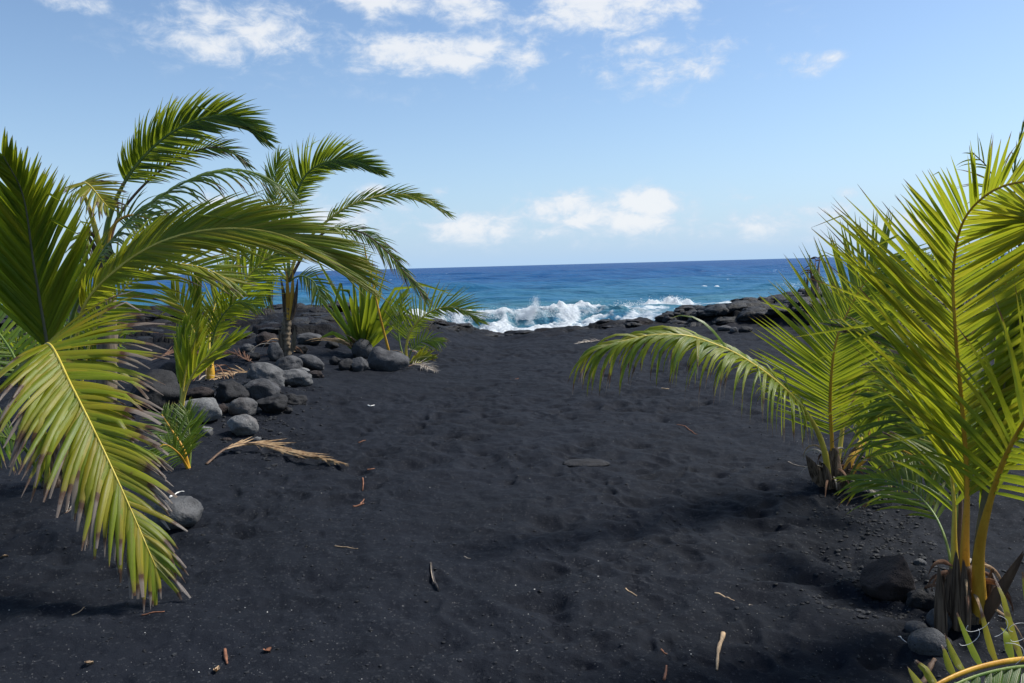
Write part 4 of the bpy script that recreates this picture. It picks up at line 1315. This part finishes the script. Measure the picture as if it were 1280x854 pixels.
b = at(1016, 372, 17.2); b.z = gh(b.x, b.y) - .05
st = Palm('dry_stump', 'ragged brown dry plant stump on the lava outcrop', b, None, 'stump')
rs = random.Random(3)
for k in range(9):
    q = at(1008 + rs.uniform(-3, 20), rs.uniform(318, 352), 17.2 + rs.uniform(-.15, .15))
    vs, fs = tube([b + Vector((rs.uniform(-.12, .12), rs.uniform(-.1, .1), 0)), b.lerp(q, .5) + Vector((rs.uniform(-.1, .05), 0, 0)), q], [.055, .04, .012], 5)
    st.part('dead_stalk', vs, fs, M['rachis_brown' if k % 2 else 'trunk'])
for k in range(8):
    z0 = at(1010 + rs.uniform(-2, 14), rs.uniform(322, 350), 17.2)
    v, f, u = strip(z0, Vector((rs.uniform(-1, 1), rs.uniform(-.3, .3), .2)), rs.uniform(.2, .4), .035, Vector((0, -1, 0)), 1.2, Vector((0, 0, 0)), 6)
    st.part('dead_leaf', v, f, M['rusty_leaflet'])


# ------------------------------------------------------------------ dry fronds lying on the ground
def dry_frond(pts, L, n, label, seed, hts=None, ang=(10, 4), width=.022, tint=.8, group='dry fronds lying on the ground', t0=.2, droop=.1, mat='dry_leaflet', jit=1.0, lift=.12):
    W = []
    for i, (px, py) in enumerate(pts):
        g = on_ground(px, py)
        h = hts[i] if hts else .02
        g.z += h
        W.append(g)
    b = W[0].copy()
    p = Palm('dry_frond', label, b, group, 'dry frond')
    p.rs = random.Random(seed)
    p.frond(W, L, n, t0, tint, 1.9, (.4, 1), ang, width, droop, (0, 0, 0), lift, 'rachis_brown', .012, .003, split=n <= 40, jit=jit, name='rachis', leaf_mat=mat)


dry_frond([(258, 582), (284, 568), (316, 564), (360, 570), (422, 583)], .46, 40, 'tan dry palm frond lying alone on the sand below the rock pile', 1,
          [.01, .07, .09, .06, .03], (8, 2), .030, droop=.05, jit=.4, lift=.01)
dry_frond([(188, 455), (225, 446), (262, 450)], .5, 34, 'rusty dry frond behind the drooping green frond', 2, [.05, .08, .05], (14, 4), mat='rusty_leaflet')
dry_frond([(322, 462), (295, 450), (255, 445)], .5, 34, 'brown dry frond lying across stones left of the palm trunk', 3, [.06, .10, .06], (14, 4), mat='rusty_leaflet')
dry_frond([(332, 470), (300, 468), (268, 476)], .35, 16, 'pale dry frond scrap between the orange-stemmed palm and the boulders', 4, [.04, .06, .03], (30, 10))
dry_frond([(505, 462), (525, 461), (545, 466)], .30, 24, 'bleached frayed frond end spread on sand by the heart-shaped boulder', 5, [.05, .07, .03], (50, 12), .014, mat='bleached_leaflet')
dry_frond([(1056, 604), (1075, 612), (1096, 620)], .32, 20, 'grey dry frond at the foot of the low palm in open sand', 6, [.04, .05, .02], (22, 6), .020, .4, mat='bleached_leaflet')
dry_frond([(70, 640), (100, 632), (135, 628)], .3, 12, 'thin dry leaflets on dark sand under the drooping frond', 7, [.02, .03, .02], (24, 8), .014, mat='bleached_leaflet')
dry_frond([(760, 428), (740, 428), (722, 430)], .22, 8, 'small bleached frond tip lying under the end of the long frond', 9, [.03, .03, .02], (30, 8), .02, mat='bleached_leaflet')


# ------------------------------------------------------------------ twigs, leaves and chips on the sand
def twig(pts, r, mat, label, cat='twig', name='twig', lift=.006):
    W = []
    for (px, py) in pts:
        g = on_ground(px, py)
        W.append(Vector((g.x, g.y, g.z + lift)))
    path, L = catmull(W, max(8, len(pts) * 3))
    rs = random.Random(int(pts[0][0]))
    rad = [r * (1.1 - .6 * i / len(path)) * rs.uniform(.75, 1.2) for i in range(len(path))]
    for q in path: q.z = gh(q.x, q.y) + r * .6
    c = path[0].copy()
    vs, fs = tube(path, rad, 6, .8, Vector((0, 0, 1)))
    o = mesh_obj(name, [v - c for v in vs], fs, M[mat])
    o.location = c
    tag(o, label, cat, 'litter scattered on the sand')


def dry_leaf(pts, w, mat, label):
    W = [on_ground(*q) + Vector((0, 0, .012)) for q in pts]
    path, L = catmull(W, 9)
    vs, fs = [], []
    for i, q in enumerate(path):
        t = i / 8
        T = (path[min(8, i + 1)] - path[max(0, i - 1)]).normalized()
        S = T.cross(Vector((0, 0, 1))).normalized()
        k = w * math.sin(math.pi * (.08 + .88 * t)) * .5
        q = Vector((q.x, q.y, gh(q.x, q.y) + .005 + .006 * math.sin(t * 3.1)))
        vs += [q - S * k + Vector((0, 0, .006)), q - Vector((0, 0, .004)), q + S * k + Vector((0, 0, .006))]
        vs += [v - Vector((0, 0, .002)) for v in vs[-3:]]
    for i in range(8):
        a, b_ = i * 6, i * 6 + 6
        fs += [(a, a + 1, b_ + 1, b_), (a + 1, a + 2, b_ + 2, b_ + 1), (a + 4, a + 3, b_ + 3, b_ + 4), (a + 5, a + 4, b_ + 4, b_ + 5)]
    c = path[0].copy()
    o = mesh_obj('dry_leaf', [v - c for v in vs], fs, M[mat])
    o.location = c
    tag(o, label, 'dry leaf', 'litter scattered on the sand')


dry_leaf([(539, 704), (541, 718), (549, 735)], .013, 'twig_grey', 'curled grey dry leaf blade standing out on bare sand')
dry_leaf([(268, 837), (271, 841), (274, 834)], .02, 'twig_tan', 'small orange tan leaf on sand near the reddish chips')
dry_leaf([(107, 829), (112, 832), (117, 830)], .02, 'twig_tan', 'curled cream leaf scrap on dark sand')
dry_leaf([(332, 812), (335, 815), (338, 818)], .035, 'twig_red', 'crumpled reddish brown leaf on sand')
dry_leaf([(0, 694), (5, 694), (10, 692)], .02, 'twig_tan', 'pale leaf scrap by the large left palm')
twig([(904, 787), (901, 797), (898, 808), (896, 832)], .009, 'twig_tan', 'knobbly tan twig standing out on dark sand')
twig([(893, 740), (903, 742), (910, 746), (918, 746)], .006, 'twig_tan', 'short tan bent twig pointing at a thin grey one')
twig([(936, 756), (939, 749), (941, 745)], .003, 'twig_grey', 'thin grey twig next to the tan bent twig')
twig([(441, 630), (448, 629), (455, 628)], .008, 'twig_red', 'forked reddish twig on sand below the dry frond')
twig([(450, 629), (453, 624), (455, 622)], .006, 'twig_red', 'short reddish twig leaning on the forked one')
twig([(459, 584), (464, 584), (468, 583)], .007, 'twig_red', 'red chip of bark right of the dry frond tip')
twig([(453, 596), (454, 602), (453, 607)], .006, 'twig_red', 'upright red sliver below the dry frond tip')
twig([(448, 554), (453, 553), (457, 552)], .007, 'twig_red', 'red sliver of bark above the dry frond tip')
twig([(418, 679), (428, 681), (447, 685)], .004, 'twig_tan', 'long thin tan twig on bare sand')
twig([(830, 854), (832, 843), (833, 834)], .006, 'twig_red', 'orange red twig near the knobbly tan one')
twig([(826, 812), (830, 814), (834, 814)], .005, 'twig_red', 'tiny orange chip above the orange red twig')
twig([(782, 736), (789, 740), (796, 743)], .005, 'twig_tan', 'small tan twig on bare sand beside the bent twigs')
twig([(177, 768), (190, 769), (206, 768)], .004, 'twig_red', 'long brown twig on sand below the drooping frond')
twig([(90, 767), (97, 762), (105, 757)], .004, 'twig_tan', 'slanting tan twig on sand')
twig([(281, 810), (282, 818), (284, 830)], .008, 'twig_red', 'crumbly reddish bark on sand')
twig([(212, 622), (219, 618), (224, 615), (230, 614)], .008, 'white', 'white curled scrap behind the lone rounded boulder')
twig([(827, 486), (832, 487), (836, 486)], .010, 'twig_tan', 'tan chip on sand behind the drooping long frond')
twig([(985, 581), (996, 584), (1010, 587), (1022, 590)], .005, 'twig_grey', 'grey stick pointing at the low palm base')
twig([(846, 532), (858, 536), (872, 545)], .006, 'twig_red', 'dull red wiry twig on sand under the long frond')
twig([(580, 693), (584, 694), (588, 694)], .004, 'twig_grey', 'tiny grey sliver on the open sand')
twig([(1123, 792), (1128, 796), (1134, 799)], .003, 'white', 'thin white twig beside the flat dark stone')
twig([(638, 475), (643, 474), (648, 473)], .008, 'twig_red', 'rusty chip on the far sand')
twig([(460, 508), (464, 509), (468, 507)], .008, 'white', 'white coral chip on the middle sand')
twig([(1150, 854), (1160, 840), (1168, 830)], .014, 'rachis_brown', 'broken brown stalk stub in front of the round pitted boulder', 'stalk', 'broken_stalk', .02)


def scatter(name, n, size, mat, label, cat, seed, region, small=False):
    rng = np.random.RandomState(seed)
    pts = []
    while len(pts) < n:
        x, y = region(rng)
        pts.append((x, y))
    P = np.array(pts)
    z = ground_h(P[:, 0], P[:, 1])
    S = size * (.45 + rng.rand(n) ** 2 * 1.3)
    bm = bmesh.new()
    bmesh.ops.create_icosphere(bm, subdivisions=1, radius=1)
    base = np.array([v.co[:] for v in bm.verts])
    fc = np.array([[v.index for v in f.verts] for f in bm.faces])
    bm.free()
    k = len(base)
    jit = 1 + (rng.rand(n, k, 1) - .5) * .5
    sc = np.stack([S * (.7 + .7 * rng.rand(n)), S * (.7 + .7 * rng.rand(n)), S * (.4 + .4 * rng.rand(n))], 1)
    co = base[None] * jit * sc[:, None, :]
    a = rng.rand(n) * 6.28
    c, s = np.cos(a)[:, None], np.sin(a)[:, None]
    x = co[..., 0] * c - co[..., 1] * s
    y = co[..., 0] * s + co[..., 1] * c
    co = np.stack([x + P[:, :1], y + P[:, 1:2], co[..., 2] + (z + S * .15)[:, None]], -1).reshape(-1, 3)
    f = (fc[None] + (np.arange(n) * k)[:, None, None]).reshape(-1, 3)
    o = np_mesh(name, co, f, M[mat], smooth=False)
    tag(o, label, cat, kind='stuff')


def anywhere(rng):
    r = 1.9 * (13 / 1.9) ** rng.rand()
    t = rng.uniform(-.62, .62)
    return r * math.sin(t), r * math.cos(t)


def right_bank(rng):
    g = at(rng.uniform(1020, 1200), rng.uniform(600, 760), 5)
    d = rng.uniform(3.4, 6.6)
    return (rng.normal(1105, 55) - 640) / FPX * d, d


def left_pile(rng):
    d = rng.normal(9.0, 1.2)
    return (rng.normal(305, 35) - 640) / FPX * d, d


scatter('shell_chips', 340, .0026, 'shell', 'tiny white shell and coral chips sprinkled over the black sand', 'shell chips', 5, anywhere)
scatter('loose_gravel', 3500, .006, 'gravel', 'fine black gravel grains loose on the sand', 'gravel', 6, anywhere)
scatter('bank_gravel', 1800, .009, 'gravel', 'coarse black gravel on the bank between the low palm and dark boulders', 'gravel', 7, right_bank)
scatter('pile_gravel', 900, .016, 'gravel', 'dark rubble between the stones of the rock pile', 'gravel', 8, left_pile)
